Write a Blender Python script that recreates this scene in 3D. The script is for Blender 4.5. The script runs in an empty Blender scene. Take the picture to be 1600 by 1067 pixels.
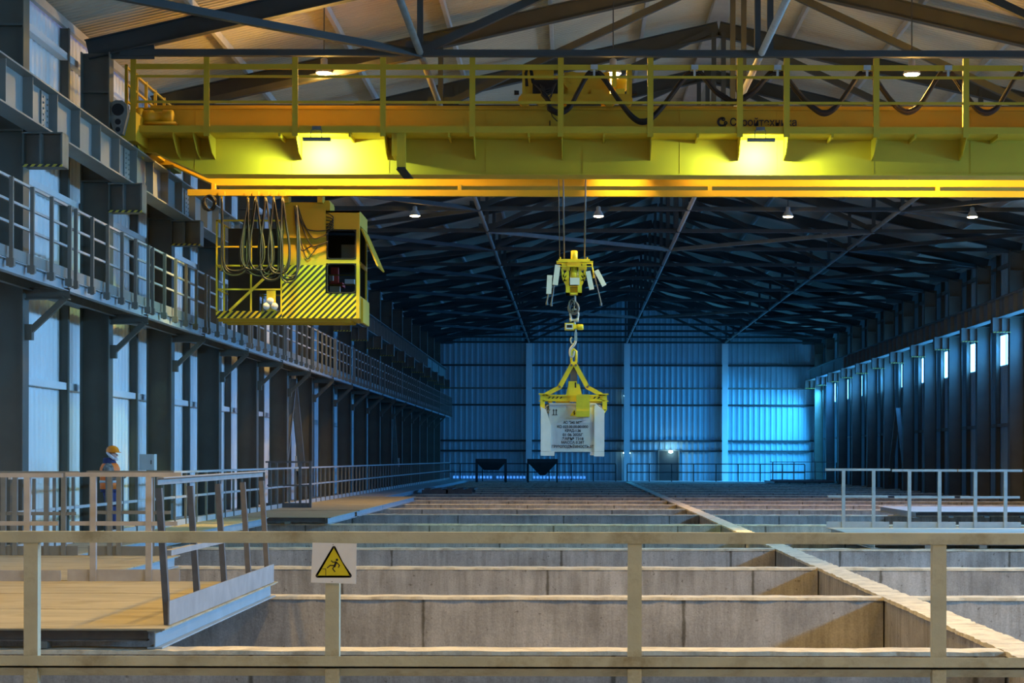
import bpy, math, random
from mathutils import Vector, Matrix
random.seed(7)
S = bpy.context.scene
COL = S.collection
PI = math.pi

# ------------------------------------------------------------------ camera, world, exposure
CAMZ = 1.65                     # eye height over the pit wall tops (z = 0)
F = 2940.0                      # focal length in pixels of the 1600 x 1067 frame
cd = bpy.data.cameras.new('camera'); cam = bpy.data.objects.new('camera', cd); COL.objects.link(cam)
cam.location = (0, 0, CAMZ); cam.rotation_euler = (PI/2, math.radians(-0.12), 0)
cd.sensor_width = 36.0; cd.lens = F/1600*36; cd.shift_x = -95/1600; cd.shift_y = 182.5/1600
cd.clip_start = 0.1; cd.clip_end = 500
S.camera = cam
w = bpy.data.worlds.new('world'); S.world = w; w.use_nodes = True
w.node_tree.nodes['Background'].inputs[0].default_value = (0.05, 0.2, 0.5, 1)
w.node_tree.nodes['Background'].inputs[1].default_value = 0.02
S.view_settings.view_transform = 'Standard'; S.view_settings.look = 'None'
S.view_settings.gamma = 1.0; S.view_settings.exposure = 0.0; S.view_settings.use_curve_mapping = False
S.cycles.max_bounces = 6; S.cycles.diffuse_bounces = 4; S.cycles.glossy_bounces = 3
S.cycles.sample_clamp_indirect = 3.0; S.cycles.use_denoising = True
S.cycles.caustics_reflective = False; S.cycles.caustics_refractive = False

LAMP_ROWS = [-3.4, 18.6, 40.5, 62.6]
LAMP_X = [-5.24, 0.83, 7.1, 13.2]
LAMP_POWER = 2600.0
LAMP_COL = (1.0, 0.60, 0.14)
FLOOD_POWER = 230.0
WINDOW_STRENGTH = 14.0           # pane seen from inside
WINDOW_POWER = 900.0            # daylight falling down through each window
WINDOW_COL = (0.02, 0.25, 1.0)

def pt(x, y, Y):                # image position (1600 frame) at a depth Y -> place in the hall
    s = F/Y
    return Vector(((x-895)/s, Y, (716-y)/s + CAMZ))

# ------------------------------------------------------------------ materials
def mat(name, col, rough=0.6, metal=0.0, noise=0.15, scale=3.0, bump=0.0, emit=None, es=0.0, dust=None, stretch=(1, 1, 1), dirt=None, dirt_scale=1.2):
    m = bpy.data.materials.new(name); m.use_nodes = True
    nt = m.node_tree; N = nt.nodes; L = nt.links; b = N['Principled BSDF']
    b.inputs['Roughness'].default_value = rough; b.inputs['Metallic'].default_value = metal
    tc = N.new('ShaderNodeTexCoord'); mp = N.new('ShaderNodeMapping'); L.new(tc.outputs['Object'], mp.inputs[0])
    mp.inputs['Scale'].default_value = stretch
    n = N.new('ShaderNodeTexNoise'); n.inputs['Scale'].default_value = scale; n.inputs['Detail'].default_value = 6
    L.new(mp.outputs[0], n.inputs['Vector'])
    r = N.new('ShaderNodeValToRGB')
    r.color_ramp.elements[0].position = 0.3; r.color_ramp.elements[1].position = 0.7
    c0 = [max(0, c*(1-noise)) for c in col]; c1 = [min(1, c*(1+noise)) for c in col]
    r.color_ramp.elements[0].color = (*c0, 1); r.color_ramp.elements[1].color = (*c1, 1)
    L.new(n.outputs['Fac'], r.inputs[0])
    out = r.outputs[0]
    if dirt:
        n2 = N.new('ShaderNodeTexNoise'); n2.inputs['Scale'].default_value = dirt_scale; n2.inputs['Detail'].default_value = 8; n2.inputs['Roughness'].default_value = 0.7
        L.new(mp.outputs[0], n2.inputs['Vector'])
        r2 = N.new('ShaderNodeValToRGB'); r2.color_ramp.elements[0].position = 0.5; r2.color_ramp.elements[1].position = 0.68
        L.new(n2.outputs['Fac'], r2.inputs[0])
        mx = N.new('ShaderNodeMixRGB'); L.new(r2.outputs[0], mx.inputs[0]); L.new(out, mx.inputs[1]); mx.inputs[2].default_value = (*dirt, 1)
        out = mx.outputs[0]
    L.new(out, b.inputs['Base Color'])
    if bump:
        bp = N.new('ShaderNodeBump'); bp.inputs['Strength'].default_value = bump; bp.inputs['Distance'].default_value = 0.02
        n3 = N.new('ShaderNodeTexNoise'); n3.inputs['Scale'].default_value = scale*6; n3.inputs['Detail'].default_value = 5
        L.new(mp.outputs[0], n3.inputs['Vector']); L.new(n3.outputs['Fac'], bp.inputs['Height']); L.new(bp.outputs[0], b.inputs['Normal'])
    if emit:
        b.inputs['Emission Color'].default_value = (*emit, 1); b.inputs['Emission Strength'].default_value = es
    return m

def concrete(name, col, jitter):
    """poured concrete: mottled, streaked from the top, with casting joints every few metres along x"""
    m = bpy.data.materials.new(name); m.use_nodes = True
    nt = m.node_tree; N = nt.nodes; L = nt.links; b = N['Principled BSDF']; b.inputs['Roughness'].default_value = 0.9
    tc = N.new('ShaderNodeTexCoord'); oi = N.new('ShaderNodeObjectInfo')
    ad = N.new('ShaderNodeVectorMath'); ad.operation = 'ADD'; L.new(tc.outputs['Object'], ad.inputs[0])
    sc = N.new('ShaderNodeVectorMath'); sc.operation = 'SCALE'; sc.inputs[0].default_value = (37, 19, 0); L.new(oi.outputs['Random'], sc.inputs['Scale']); L.new(sc.outputs[0], ad.inputs[1])
    def noise(scale, stretch, detail=7, rough=0.6):
        mp = N.new('ShaderNodeMapping'); mp.inputs['Scale'].default_value = stretch; L.new(ad.outputs[0], mp.inputs[0])
        n = N.new('ShaderNodeTexNoise'); n.inputs['Scale'].default_value = scale; n.inputs['Detail'].default_value = detail; n.inputs['Roughness'].default_value = rough
        L.new(mp.outputs[0], n.inputs['Vector']); return n.outputs['Fac']
    def ramp(src, p0, p1, c0, c1):
        r = N.new('ShaderNodeValToRGB'); r.color_ramp.elements[0].position = p0; r.color_ramp.elements[1].position = p1
        r.color_ramp.elements[0].color = (*c0, 1); r.color_ramp.elements[1].color = (*c1, 1); L.new(src, r.inputs[0]); return r.outputs[0]
    def mul(a, c, f=1.0):
        x = N.new('ShaderNodeMixRGB'); x.blend_type = 'MULTIPLY'; x.inputs[0].default_value = f; L.new(a, x.inputs[1]); L.new(c, x.inputs[2]); return x.outputs[0]
    d = [c*0.72 for c in col]; u = [min(1, c*1.18) for c in col]
    c = ramp(noise(1.1, (1, 1, 1)), 0.33, 0.68, d, u)
    c = mul(c, ramp(noise(2.2, (3, 3, 0.35), 6, 0.7), 0.36, 0.6, (0.68, 0.67, 0.64), (1, 1, 1)))
    c = mul(c, ramp(noise(14, (1, 1, 1), 3), 0.27, 0.36, (0.45, 0.43, 0.4), (1, 1, 1)))
    c = mul(c, ramp(noise(45, (1, 1, 1), 3), 0.35, 0.65, (0.86, 0.86, 0.86), (1.06, 1.06, 1.06)))
    # joints
    sp = N.new('ShaderNodeSeparateXYZ'); L.new(ad.outputs[0], sp.inputs[0])
    md = N.new('ShaderNodeMath'); md.operation = 'PINGPONG'; L.new(sp.outputs[0], md.inputs[0]); md.inputs[1].default_value = 1.55
    wob = N.new('ShaderNodeMath'); wob.operation = 'MULTIPLY_ADD'; L.new(noise(6, (1, 1, 1)), wob.inputs[0]); wob.inputs[1].default_value = 0.05; L.new(md.outputs[0], wob.inputs[2])
    c = mul(c, ramp(wob.outputs[0], 0.034, 0.055, (0.35, 0.33, 0.28), (1, 1, 1)))
    L.new(c, b.inputs['Base Color'])
    bp = N.new('ShaderNodeBump'); bp.inputs['Strength'].default_value = 0.35; bp.inputs['Distance'].default_value = 0.02
    L.new(noise(9, (1, 1, 1), 8, 0.7), bp.inputs['Height']); L.new(bp.outputs[0], b.inputs['Normal'])
    return m

def hazard(name, ca, cb, freq, rough=0.5, sy=0.0, thr=0.0):
    m = bpy.data.materials.new(name); m.use_nodes = True
    nt = m.node_tree; N = nt.nodes; L = nt.links; b = N['Principled BSDF']; b.inputs['Roughness'].default_value = rough
    tc = N.new('ShaderNodeTexCoord'); sp = N.new('ShaderNodeSeparateXYZ'); L.new(tc.outputs['Object'], sp.inputs[0])
    s = N.new('ShaderNodeMath'); s.operation = 'SUBTRACT'; L.new(sp.outputs[0], s.inputs[0]); L.new(sp.outputs[2], s.inputs[1])
    a = N.new('ShaderNodeMath'); a.operation = 'MULTIPLY_ADD'; L.new(sp.outputs[1], a.inputs[0]); a.inputs[1].default_value = sy; L.new(s.outputs[0], a.inputs[2])
    f = N.new('ShaderNodeMath'); f.operation = 'MULTIPLY'; L.new(a.outputs[0], f.inputs[0]); f.inputs[1].default_value = freq*2*PI
    sn = N.new('ShaderNodeMath'); sn.operation = 'SINE'; L.new(f.outputs[0], sn.inputs[0])
    g = N.new('ShaderNodeMath'); g.operation = 'GREATER_THAN'; L.new(sn.outputs[0], g.inputs[0]); g.inputs[1].default_value = thr
    mx = N.new('ShaderNodeMixRGB'); L.new(g.outputs[0], mx.inputs[0]); mx.inputs[1].default_value = (*ca, 1); mx.inputs[2].default_value = (*cb, 1)
    L.new(mx.outputs[0], b.inputs['Base Color'])
    return m

M = {}
M['column'] = mat('column paint', (0.105, 0.105, 0.085), 0.55, noise=0.15, scale=1.5)
M['truss'] = mat('truss paint', (0.04, 0.048, 0.05), 0.7, noise=0.15, scale=1.5)
M['girder'] = mat('runway paint', (0.22, 0.24, 0.225), 0.5, noise=0.12, scale=1.2)
M['grey'] = mat('grey steel', (0.17, 0.175, 0.155), 0.5, noise=0.15, scale=3)
M['rail'] = mat('railing paint', (0.56, 0.54, 0.38), 0.5, noise=0.12, scale=5, bump=0.1, dirt=(0.32, 0.26, 0.14), dirt_scale=2.2)
M['frame_dark'] = mat('dark railing steel', (0.13, 0.125, 0.12), 0.5, noise=0.2, scale=6)
M['fascia'] = mat('blue grey beam', (0.33, 0.40, 0.44), 0.5, noise=0.1, scale=2)
M['primer'] = mat('lilac grey plate', (0.33, 0.325, 0.32), 0.55, noise=0.15, scale=4)
M['galv'] = mat('galvanised steel', (0.46, 0.47, 0.46), 0.45, 0.1, noise=0.1, scale=6)
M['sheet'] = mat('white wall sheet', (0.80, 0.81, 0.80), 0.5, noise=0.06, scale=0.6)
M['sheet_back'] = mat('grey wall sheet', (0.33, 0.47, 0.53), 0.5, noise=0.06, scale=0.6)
M['roof'] = mat('roof sheet', (0.52, 0.48, 0.38), 0.55, noise=0.1, scale=0.5)
M['purlin'] = mat('purlin', (0.5, 0.48, 0.44), 0.5, noise=0.08)
M['yellow'] = mat('crane yellow', (0.56, 0.37, 0.014), 0.6, noise=0.07, scale=1.0)
M['yellow2'] = mat('grab yellow', (0.80, 0.62, 0.03), 0.42, noise=0.08, scale=6)
M['black'] = mat('black rubber', (0.008, 0.008, 0.009), 0.75, noise=0.2)
M['cable'] = mat('festoon cable', (0.025, 0.022, 0.018), 0.5, noise=0.3, scale=20)
M['cable_olive'] = mat('olive cable', (0.085, 0.07, 0.03), 0.5, noise=0.3, scale=20)
M['dark'] = mat('dark interior', (0.02, 0.022, 0.025), 0.6)
M['rope'] = mat('wire rope', (0.12, 0.12, 0.115), 0.4, 0.3)
M['white'] = mat('white paint', (0.78, 0.79, 0.78), 0.4, noise=0.04)
M['box'] = mat('container grey', (0.58, 0.62, 0.65), 0.5, noise=0.05, scale=4)
M['boxpost'] = mat('container post', (0.86, 0.86, 0.86), 0.5, noise=0.05, scale=4)
M['ink'] = mat('black lettering', (0.015, 0.015, 0.018), 0.6)
M['paper'] = mat('label paper', (0.72, 0.74, 0.76), 0.7, noise=0.04)
M['sign'] = mat('sign white', (0.92, 0.92, 0.92), 0.35, noise=0.04, scale=8)
M['sign_yellow'] = mat('sign yellow', (0.80, 0.66, 0.01), 0.4, noise=0.03)
M['deck'] = mat('dusty deck plate', (0.43, 0.37, 0.235), 0.75, noise=0.16, scale=1.5, bump=0.15, dirt=(0.27, 0.22, 0.12), dirt_scale=1.8, stretch=(0.5, 1.6, 1))
M['deck_grey'] = mat('grey deck plate', (0.45, 0.45, 0.43), 0.7, noise=0.12, scale=1.2, bump=0.1)
M['conc'] = concrete('pit concrete', (0.47, 0.45, 0.42), 1)
M['conc_top'] = mat('dusty concrete top', (0.72, 0.64, 0.47), 0.9, noise=0.16, scale=4, bump=0.4, dirt=(0.45, 0.38, 0.26), dirt_scale=3)
M['floor'] = mat('pit floor concrete', (0.35, 0.33, 0.30), 0.9, noise=0.25, scale=1)
M['cabinet'] = mat('cabinet enamel', (0.50, 0.54, 0.54), 0.45, noise=0.05)
M['hopper'] = mat('hopper steel', (0.03, 0.045, 0.05), 0.6)
M['orange'] = mat('hi vis orange', (1.0, 0.20, 0.02), 0.6, noise=0.08, scale=12)
M['helmet'] = mat('orange helmet', (0.95, 0.26, 0.01), 0.25, noise=0.03)
M['navy'] = mat('navy cloth', (0.03, 0.035, 0.12), 0.8, noise=0.2, scale=15)
M['camo'] = mat('camouflage cloth', (0.20, 0.20, 0.19), 0.8, noise=0.6, scale=22)
M['reflect'] = mat('reflective tape', (0.55, 0.57, 0.6), 0.3)
M['skin'] = mat('skin', (0.55, 0.33, 0.25), 0.5, noise=0.05)
M['scarf'] = mat('pale lining', (0.62, 0.62, 0.68), 0.8, noise=0.08)
M['glove'] = mat('work glove', (0.55, 0.52, 0.45), 0.8, noise=0.2, scale=20)
M['boot'] = mat('boot leather', (0.02, 0.02, 0.02), 0.5)
M['red'] = mat('red seat cover', (0.45, 0.05, 0.04), 0.6)
M['glass'] = mat('cab glass', (0.05, 0.06, 0.08), 0.05)
_b = M['glass'].node_tree.nodes['Principled BSDF']; _b.inputs['Transmission Weight'].default_value = 1.0; _b.inputs['IOR'].default_value = 1.02
for l in list(M['glass'].node_tree.links):
    if l.to_socket.name == 'Base Color': M['glass'].node_tree.links.remove(l)
_b.inputs['Base Color'].default_value = (0.75, 0.8, 0.85, 1)
M['pane'] = mat('daylit pane', (0.3, 0.3, 0.3), 0.4, emit=(0.09, 0.45, 1.0), es=WINDOW_STRENGTH)
M['lampglow'] = mat('sodium lamp glow', (0.9, 0.8, 0.6), 0.4, emit=(1.0, 0.72, 0.35), es=40.0)
M['floodglow'] = mat('flood glow', (0.9, 0.9, 0.8), 0.4, emit=(0.92, 1.0, 0.55), es=8.0)
M['coldglow'] = mat('cold lamp glow', (0.9, 0.9, 0.9), 0.4, emit=(0.55, 0.95, 1.0), es=12.0)
M['gapglow'] = mat('daylight through gaps', (0.3, 0.3, 0.3), 0.4, emit=(0.30, 0.42, 1.0), es=1.6)
M['gapglow2'] = mat('daylight under wall', (0.3, 0.3, 0.3), 0.4, emit=(0.06, 0.3, 1.0), es=1.2)
M['hazard_cab'] = hazard('cab hazard stripes', (0.76, 0.60, 0.02), (0.02, 0.028, 0.02), 7.1, thr=0.0)
M['hazard_box'] = hazard('corbel hazard stripes', (0.55, 0.45, 0.05), (0.03, 0.03, 0.03), 8.0, thr=0.0)

# ------------------------------------------------------------------ mesh helpers
class MB:
    def __init__(s): s.v = []; s.f = []; s.m = []; s.cur = 0
    def add(s, vs, fs, mi=None):
        o = len(s.v); s.v += [tuple(v) for v in vs]; s.f += [tuple(i+o for i in f) for f in fs]; s.m += [s.cur if mi is None else mi]*len(fs); return s
    def box(s, x0, x1, y0, y1, z0, z1, mi=None):
        if x0 > x1: x0, x1 = x1, x0
        vs = [(x, y, z) for x in (x0, x1) for y in (y0, y1) for z in (z0, z1)]
        return s.add(vs, [(0, 1, 3, 2), (4, 6, 7, 5), (0, 4, 5, 1), (2, 3, 7, 6), (0, 2, 6, 4), (1, 5, 7, 3)], mi)
    def beam(s, a, b, w, h, up=(0, 0, 1), mi=None):
        a, b = Vector(a), Vector(b); d = (b-a).normalized(); up = Vector(up)
        if abs(d.dot(up)) > 0.98: up = Vector((0, 1, 0))
        r = d.cross(up).normalized(); u = r.cross(d)
        vs = [p + r*(i*w/2) + u*(j*h/2) for p in (a, b) for i, j in ((-1, -1), (1, -1), (1, 1), (-1, 1))]
        return s.add(vs, [(0, 1, 2, 3), (7, 6, 5, 4), (0, 4, 5, 1), (1, 5, 6, 2), (2, 6, 7, 3), (3, 7, 4, 0)], mi)
    def ibeam(s, a, b, w, h, tf, tw, up=(0, 0, 1), mi=None):
        a, b = Vector(a), Vector(b); d = (b-a).normalized(); up = Vector(up)
        if abs(d.dot(up)) > 0.98: up = Vector((0, 1, 0))
        r = d.cross(up).normalized(); u = r.cross(d)
        P = [(-w/2, -h/2), (w/2, -h/2), (w/2, -h/2+tf), (tw/2, -h/2+tf), (tw/2, h/2-tf), (w/2, h/2-tf), (w/2, h/2), (-w/2, h/2), (-w/2, h/2-tf), (-tw/2, h/2-tf), (-tw/2, -h/2+tf), (-w/2, -h/2+tf)]
        vs = [p + r*i + u*j for p in (a, b) for i, j in P]
        fs = [(i, (i+1) % 12, (i+1) % 12+12, i+12) for i in range(12)]
        fs += [(0, 11, 2, 1), (11, 10, 3, 2), (10, 9, 4, 3), (9, 8, 5, 4), (8, 7, 6, 5)]
        fs += [tuple(i+12 for i in reversed(f)) for f in fs[12:17]]
        return s.add(vs, fs, mi)
    def tube(s, pts, r, n=8, mi=None, r1=None):
        pts = [Vector(p) for p in pts]; rings = []; k = len(pts); ref = None
        for i, p in enumerate(pts):
            d = (pts[min(i+1, k-1)]-pts[max(i-1, 0)]).normalized()
            if ref is None: ref = Vector((0, 0, 1)) if abs(d.z) < 0.9 else Vector((1, 0, 0))
            a = d.cross(ref).normalized(); b = a.cross(d).normalized(); ref = b
            rr = r if r1 is None else r+(r1-r)*i/(k-1)
            rings.append([p+a*(math.cos(t*2*PI/n)*rr)+b*(math.sin(t*2*PI/n)*rr) for t in range(n)])
        vs = [v for R_ in rings for v in R_]; fs = []
        for i in range(k-1):
            for t in range(n): fs.append((i*n+t, i*n+(t+1) % n, (i+1)*n+(t+1) % n, (i+1)*n+t))
        fs.append(tuple(range(n-1, -1, -1))); fs.append(tuple((k-1)*n+t for t in range(n)))
        return s.add(vs, fs, mi)
    def lathe(s, c, prof, n=20, axis=(0, 0, 1), mi=None):
        c = Vector(c); ax = Vector(axis).normalized(); q = Vector((0, 0, 1)).rotation_difference(ax).to_matrix()
        vs = []; fs = []
        for r, z in prof:
            for t in range(n): vs.append(c + q @ Vector((r*math.cos(2*PI*t/n), r*math.sin(2*PI*t/n), z)))
        for i in range(len(prof)-1):
            for t in range(n): fs.append((i*n+t, i*n+(t+1) % n, (i+1)*n+(t+1) % n, (i+1)*n+t))
        fs.append(tuple(range(n-1, -1, -1))); fs.append(tuple((len(prof)-1)*n+t for t in range(n)))
        return s.add(vs, fs, mi)
    def prism(s, poly, d, mi=None):         # polygon of 3d points pushed along d
        d = Vector(d); P = [Vector(p) for p in poly]; n = len(P)
        fs = [tuple(range(n-1, -1, -1)), tuple(range(n, 2*n))] + [(i, (i+1) % n, (i+1) % n+n, i+n) for i in range(n)]
        return s.add(P+[p+d for p in P], fs, mi)
    def mesh(s, name, mats, org, smooth=False):
        me = bpy.data.meshes.new(name); o = Vector(org)
        me.from_pydata([tuple(Vector(v)-o) for v in s.v], [], s.f)
        for m in (mats if isinstance(mats, (list, tuple)) else [mats]): me.materials.append(M[m])
        for p, mi in zip(me.polygons, s.m): p.material_index = mi; p.use_smooth = smooth
        import bmesh
        bm = bmesh.new(); bm.from_mesh(me); bmesh.ops.recalc_face_normals(bm, faces=bm.faces); bm.to_mesh(me); bm.free()
        me.update(); return me
    def ends(s):
        xs, ys, zs = zip(*s.v); return min(xs), max(xs), min(ys), max(ys), min(zs), max(zs)
    def part(s, name, mats, parent, smooth=False, label=None):
        x0, x1, y0, y1, z0, z1 = s.ends(); org = Vector(((x0+x1)/2, (y0+y1)/2, (z0+z1)/2))
        o = bpy.data.objects.new(name, s.mesh(name, mats, org, smooth)); COL.objects.link(o)
        o.parent = parent; o.location = org - WORLD(parent); WL[o.name] = org
        if label: o['label'] = label
        return o
    def thing(s, name, mats, label, cat, group=None, smooth=False, kind=None):
        x0, x1, y0, y1, z0, z1 = s.ends(); org = Vector(((x0+x1)/2, (y0+y1)/2, z0))
        o = bpy.data.objects.new(name, s.mesh(name, mats, org, smooth)); COL.objects.link(o)
        o.location = org; WL[o.name] = org; tag(o, label, cat, group, kind); return o
WL = {}
def WORLD(o): return WL[o.name]
def tag(o, label=None, cat=None, group=None, kind=None):
    if label: o['label'] = label
    if cat: o['category'] = cat
    if group: o['group'] = group
    if kind: o['kind'] = kind
def thing(name, loc, label, cat, group=None, kind=None):
    o = bpy.data.objects.new(name, None); COL.objects.link(o); o.location = loc; o.empty_display_size = 0.2
    WL[o.name] = Vector(loc); tag(o, label, cat, group, kind); return o
def struct(mb, name, mats, label=None):
    o = mb.thing(name, mats, label, None, kind='structure'); return o
def copy_thing(o, d=(0, 0, 0), label=None, parent=None):
    c = o.copy(); COL.objects.link(c)
    if parent is None: c.location = o.location + Vector(d)
    else: c.parent = parent
    WL[c.name] = WL[o.name] + Vector(d)
    if label: c['label'] = label
    for ch in list(o.children): copy_thing(ch, d, None, c)
    return c
def word(n):
    return ['nearest', 'second', 'third', 'fourth', 'fifth', 'sixth', 'seventh', 'eighth', 'ninth', 'tenth', 'eleventh', 'twelfth', 'thirteenth', 'fourteenth', 'fifteenth', 'sixteenth', 'seventeenth', 'eighteenth', 'nineteenth', 'twentieth', 'twenty-first', 'twenty-second', 'twenty-third'][n]
def text_mesh(name, body, size, loc, mats, parent, sx=1.0, depth=0.003, bold=0.0, align='CENTER'):
    c = bpy.data.curves.new(name, 'FONT'); c.body = body; c.size = size; c.extrude = depth; c.align_x = align; c.offset = bold
    t = bpy.data.objects.new('tmp_text', c); COL.objects.link(t); bpy.context.view_layer.update()
    me = bpy.data.meshes.new_from_object(t.evaluated_get(bpy.context.evaluated_depsgraph_get()))
    bpy.data.objects.remove(t)
    me.transform(Matrix.Rotation(PI/2, 4, 'X') @ Matrix.Diagonal((sx, 1, 1, 1)))
    me.materials.clear(); me.materials.append(M[mats])
    o = bpy.data.objects.new(name, me); COL.objects.link(o); o.parent = parent; o.location = Vector(loc)-WORLD(parent); WL[o.name] = Vector(loc)
    return o

# ------------------------------------------------------------------ the hall
XL, XR, XC = -10.4, 18.2, 3.9            # left wall, right wall, ridge line
YN, YF = -8.0, 135.4                     # end walls
EAVE, SLOPE = 10.49, 0.23
YK = [32.6+6*k for k in range(18)]       # bay lines
def mx(x, side): return x if side < 0 else 2*XC - x
def roof_z(x): return EAVE + SLOPE*(min(x, 2*XC-x)-XL)

# corrugated sheet: u runs across the ribs, v along them
def ribs(a, b, pitch, d):
    out = []; t = a
    while t < b:
        out += [(t, 0), (t+pitch*.50, 0), (t+pitch*.62, d), (t+pitch*.88, d)]; t += pitch
    out.append((b, 0)); return out
def sheet(mb, prof, place, v0, v1):
    vs = []; 
    for u, d in prof: vs += [place(u, d, v0), place(u, d, v1)]
    mb.add(vs, [(2*i, 2*i+2, 2*i+3, 2*i+1) for i in range(len(prof)-1)])

wl = MB(); sheet(wl, ribs(YN, YF, 0.30, 0.035), lambda u, d, v: (XL+d, u, v), -0.1, EAVE+0.02)
wl.box(XL-0.18, XL-0.06, YN, YF, -3.2, EAVE)
WALL_L = struct(wl, 'wall_left', 'sheet')
WIN_Z0, WIN_Z1 = 5.55, 6.95
wr = MB(); pr = ribs(YN, YF, 0.30, 0.035)
sheet(wr, pr, lambda u, d, v: (XR-d, u, v), -0.1, WIN_Z0)
sheet(wr, pr, lambda u, d, v: (XR-d, u, v), WIN_Z1, EAVE+0.02)
wr.box(XR+0.06, XR+0.18, YN, YF, -3.2, WIN_Z0); wr.box(XR+0.06, XR+0.18, YN, YF, WIN_Z1, EAVE)
for k in range(-6, 19):
    y = 32.6+6*k
    wr.box(XR-0.03, XR+0.18, y-0.2, min(y+1.6, YF), WIN_Z0, WIN_Z1)
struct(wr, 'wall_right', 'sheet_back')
wb = MB()
prb = ribs(XL, XR, 0.40, 0.04)
vs = []
for u, d in prb: vs += [(u, YF-d, -0.1), (u, YF-d, roof_z(u))]
wb.add(vs, [(2*i, 2*i+2, 2*i+3, 2*i+1) for i in range(len(prb)-1)])
wb.prism([(XL, YF+.05, -3.2), (XR, YF+.05, -3.2), (XR, YF+.05, EAVE), (XC, YF+.05, roof_z(XC)), (XL, YF+.05, EAVE)], (0, .1, 0))
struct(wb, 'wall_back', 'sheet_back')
wf = MB(); wf.prism([(XL, YN, -3.2), (XR, YN, -3.2), (XR, YN, EAVE), (XC, YN, roof_z(XC)), (XL, YN, EAVE)], (0, -.1, 0))
struct(wf, 'wall_front', 'sheet')
ce = MB()
prr = ribs(YN, YF, 0.20, 0.03)
for a, b in ((XL, XC), (XR, XC)):
    sheet(ce, prr, lambda u, d, v: (v, u, roof_z(v)-d), a, b)
for a, b in ((XL, XC), (XR, XC)):
    ce.prism([(a, YN, roof_z(a)+.06), (b, YN, roof_z(b)+.06), (b, YN, roof_z(b)+.16), (a, YN, roof_z(a)+.16)], (0, YF-YN, 0))
struct(ce, 'ceiling', 'roof')
fl = MB(); fl.box(XL, XR, YN, YF, -3.3, -3.0)
struct(fl, 'floor', 'floor')
fl = MB(); fl.box(XL, XR, YN+.02, 10.6, -3.0, 0.0)
struct(fl, 'floor', 'floor')
fl = MB(); fl.box(XL+.01, -9.48, 10.6, 131.2, -3.0, .1); struct(fl, 'floor', 'deck_grey')
fl = MB(); fl.box(XL+.01, XR-.01, 131.2, YF-.05, -3.0, 0.05)
struct(fl, 'floor', 'deck_grey')

def daylight(parent, c, wy, hz, power, down=0.5, col=WINDOW_COL, spread=150):
    ld = bpy.data.lights.new('daylight', 'AREA'); ld.shape = 'RECTANGLE'; ld.size = wy; ld.size_y = hz*.9; ld.energy = power; ld.color = col; ld.spread = math.radians(spread)
    lo = bpy.data.objects.new('daylight', ld); COL.objects.link(lo)
    zl = Vector((1, 0, down)).normalized(); xl_ = Vector((0, 1, 0)); yl = zl.cross(xl_)
    lo.parent = parent; lo.matrix_local = Matrix.Translation(Vector(c)-WORLD(parent)) @ Matrix((xl_, yl, zl)).transposed().to_4x4()
# windows: one ribbon window per bay of the right wall
wn = 0
for k in range(-5, 17):
    y0, y1 = 32.6+6*k+1.6, 32.6+6*k+5.8
    wn += 1
    root = thing('window_%d' % wn, (XR, (y0+y1)/2, WIN_Z0), None, None, kind='structure')
    p = MB(); p.box(XR+0.02, XR+0.04, y0+.05, y1-.05, WIN_Z0+.05, WIN_Z1-.05); p.part('window_pane', 'pane', root)
    f = MB()
    f.box(XR-0.03, XR+0.05, y0, y1, WIN_Z0, WIN_Z0+.07); f.box(XR-0.03, XR+0.05, y0, y1, WIN_Z1-.07, WIN_Z1)
    for t in range(4):
        yy = y0 + (y1-y0-.07)*t/3; f.box(XR-0.03, XR+0.05, yy, yy+.07, WIN_Z0+.07, WIN_Z1-.07)
    f.part('window_frame', 'white', root)
    daylight(root, (XR-.05, (y0+y1)/2, (WIN_Z0+WIN_Z1)/2), y1-y0, WIN_Z1-WIN_Z0, WINDOW_POWER*(1.15 if k < 4 else 0.6 if k < 6 else 0.2 if k < 15 else 0.8 if k < 16 else 3.2), .5 if k < 16 else .9, (.19, .48, .88) if k < 4 else WINDOW_COL if k < 16 else (.04, .42, 1.0), 115 if k < 6 else 150 if k < 16 else 118)

# ------------------------------------------------------------------ columns with corbels
def column(side, Y, label):
    sgn = 'left' if side < 0 else 'right'
    xi, xo = mx(-9.5, side), mx(-10.05, side)
    base = thing('steel_column', ((xi+xo)/2, Y, -0.05), label, 'column', 'steel columns along the %s wall' % sgn)
    m = MB(); zt = 9.93
    m.box(xi, xo, Y-.012, Y+.012, -3.0, zt)                       # web faces down the hall
    m.box(xi, xi+(.02 if side < 0 else -.02), Y-.18, Y+.18, -3.0, zt)
    m.box(xo, xo-(.02 if side < 0 else -.02), Y-.18, Y+.18, -3.0, zt)
    for z in (9.1, 7.28):
        m.box(xi, xo, Y-.17, Y+.17, z, z+.03)
    m.part('shaft', 'column', base)
    c = MB(); xt = mx(-8.8, side); z0, z1 = 6.66, 7.25
    c.box(xi, xt, Y-.02, Y+.02, z0, z1); c.box(xi, xt, Y-.2, Y+.2, z1-.025, z1); c.box(xi, xt, Y-.2, Y+.2, z0, z0+.025)
    c.box(xt, mx(-8.83, side), Y-.2, Y+.2, z0, z1); c.box(mx(-9.2, side), mx(-9.17, side), Y-.2, Y+.2, z0, z1)
    cb = c.part('corbel', 'grey', base)
    h = MB(); h.box(xi, xt, Y-.215, Y-.2, z0-.01, z0+.035); h.part('hazard_strip', 'hazard_box', cb)
    return base
for side in (-1, 1):
    sgn = 'left' if side < 0 else 'right'
    first = column(side, YK[0], 'tall dark steel column on the %s wall, nearest of its row' % sgn)
    for k in range(1, 18):
        copy_thing(first, (0, 6*k, 0), 'tall dark steel column on the %s wall, %s of its row' % (sgn, word(k)))

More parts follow.
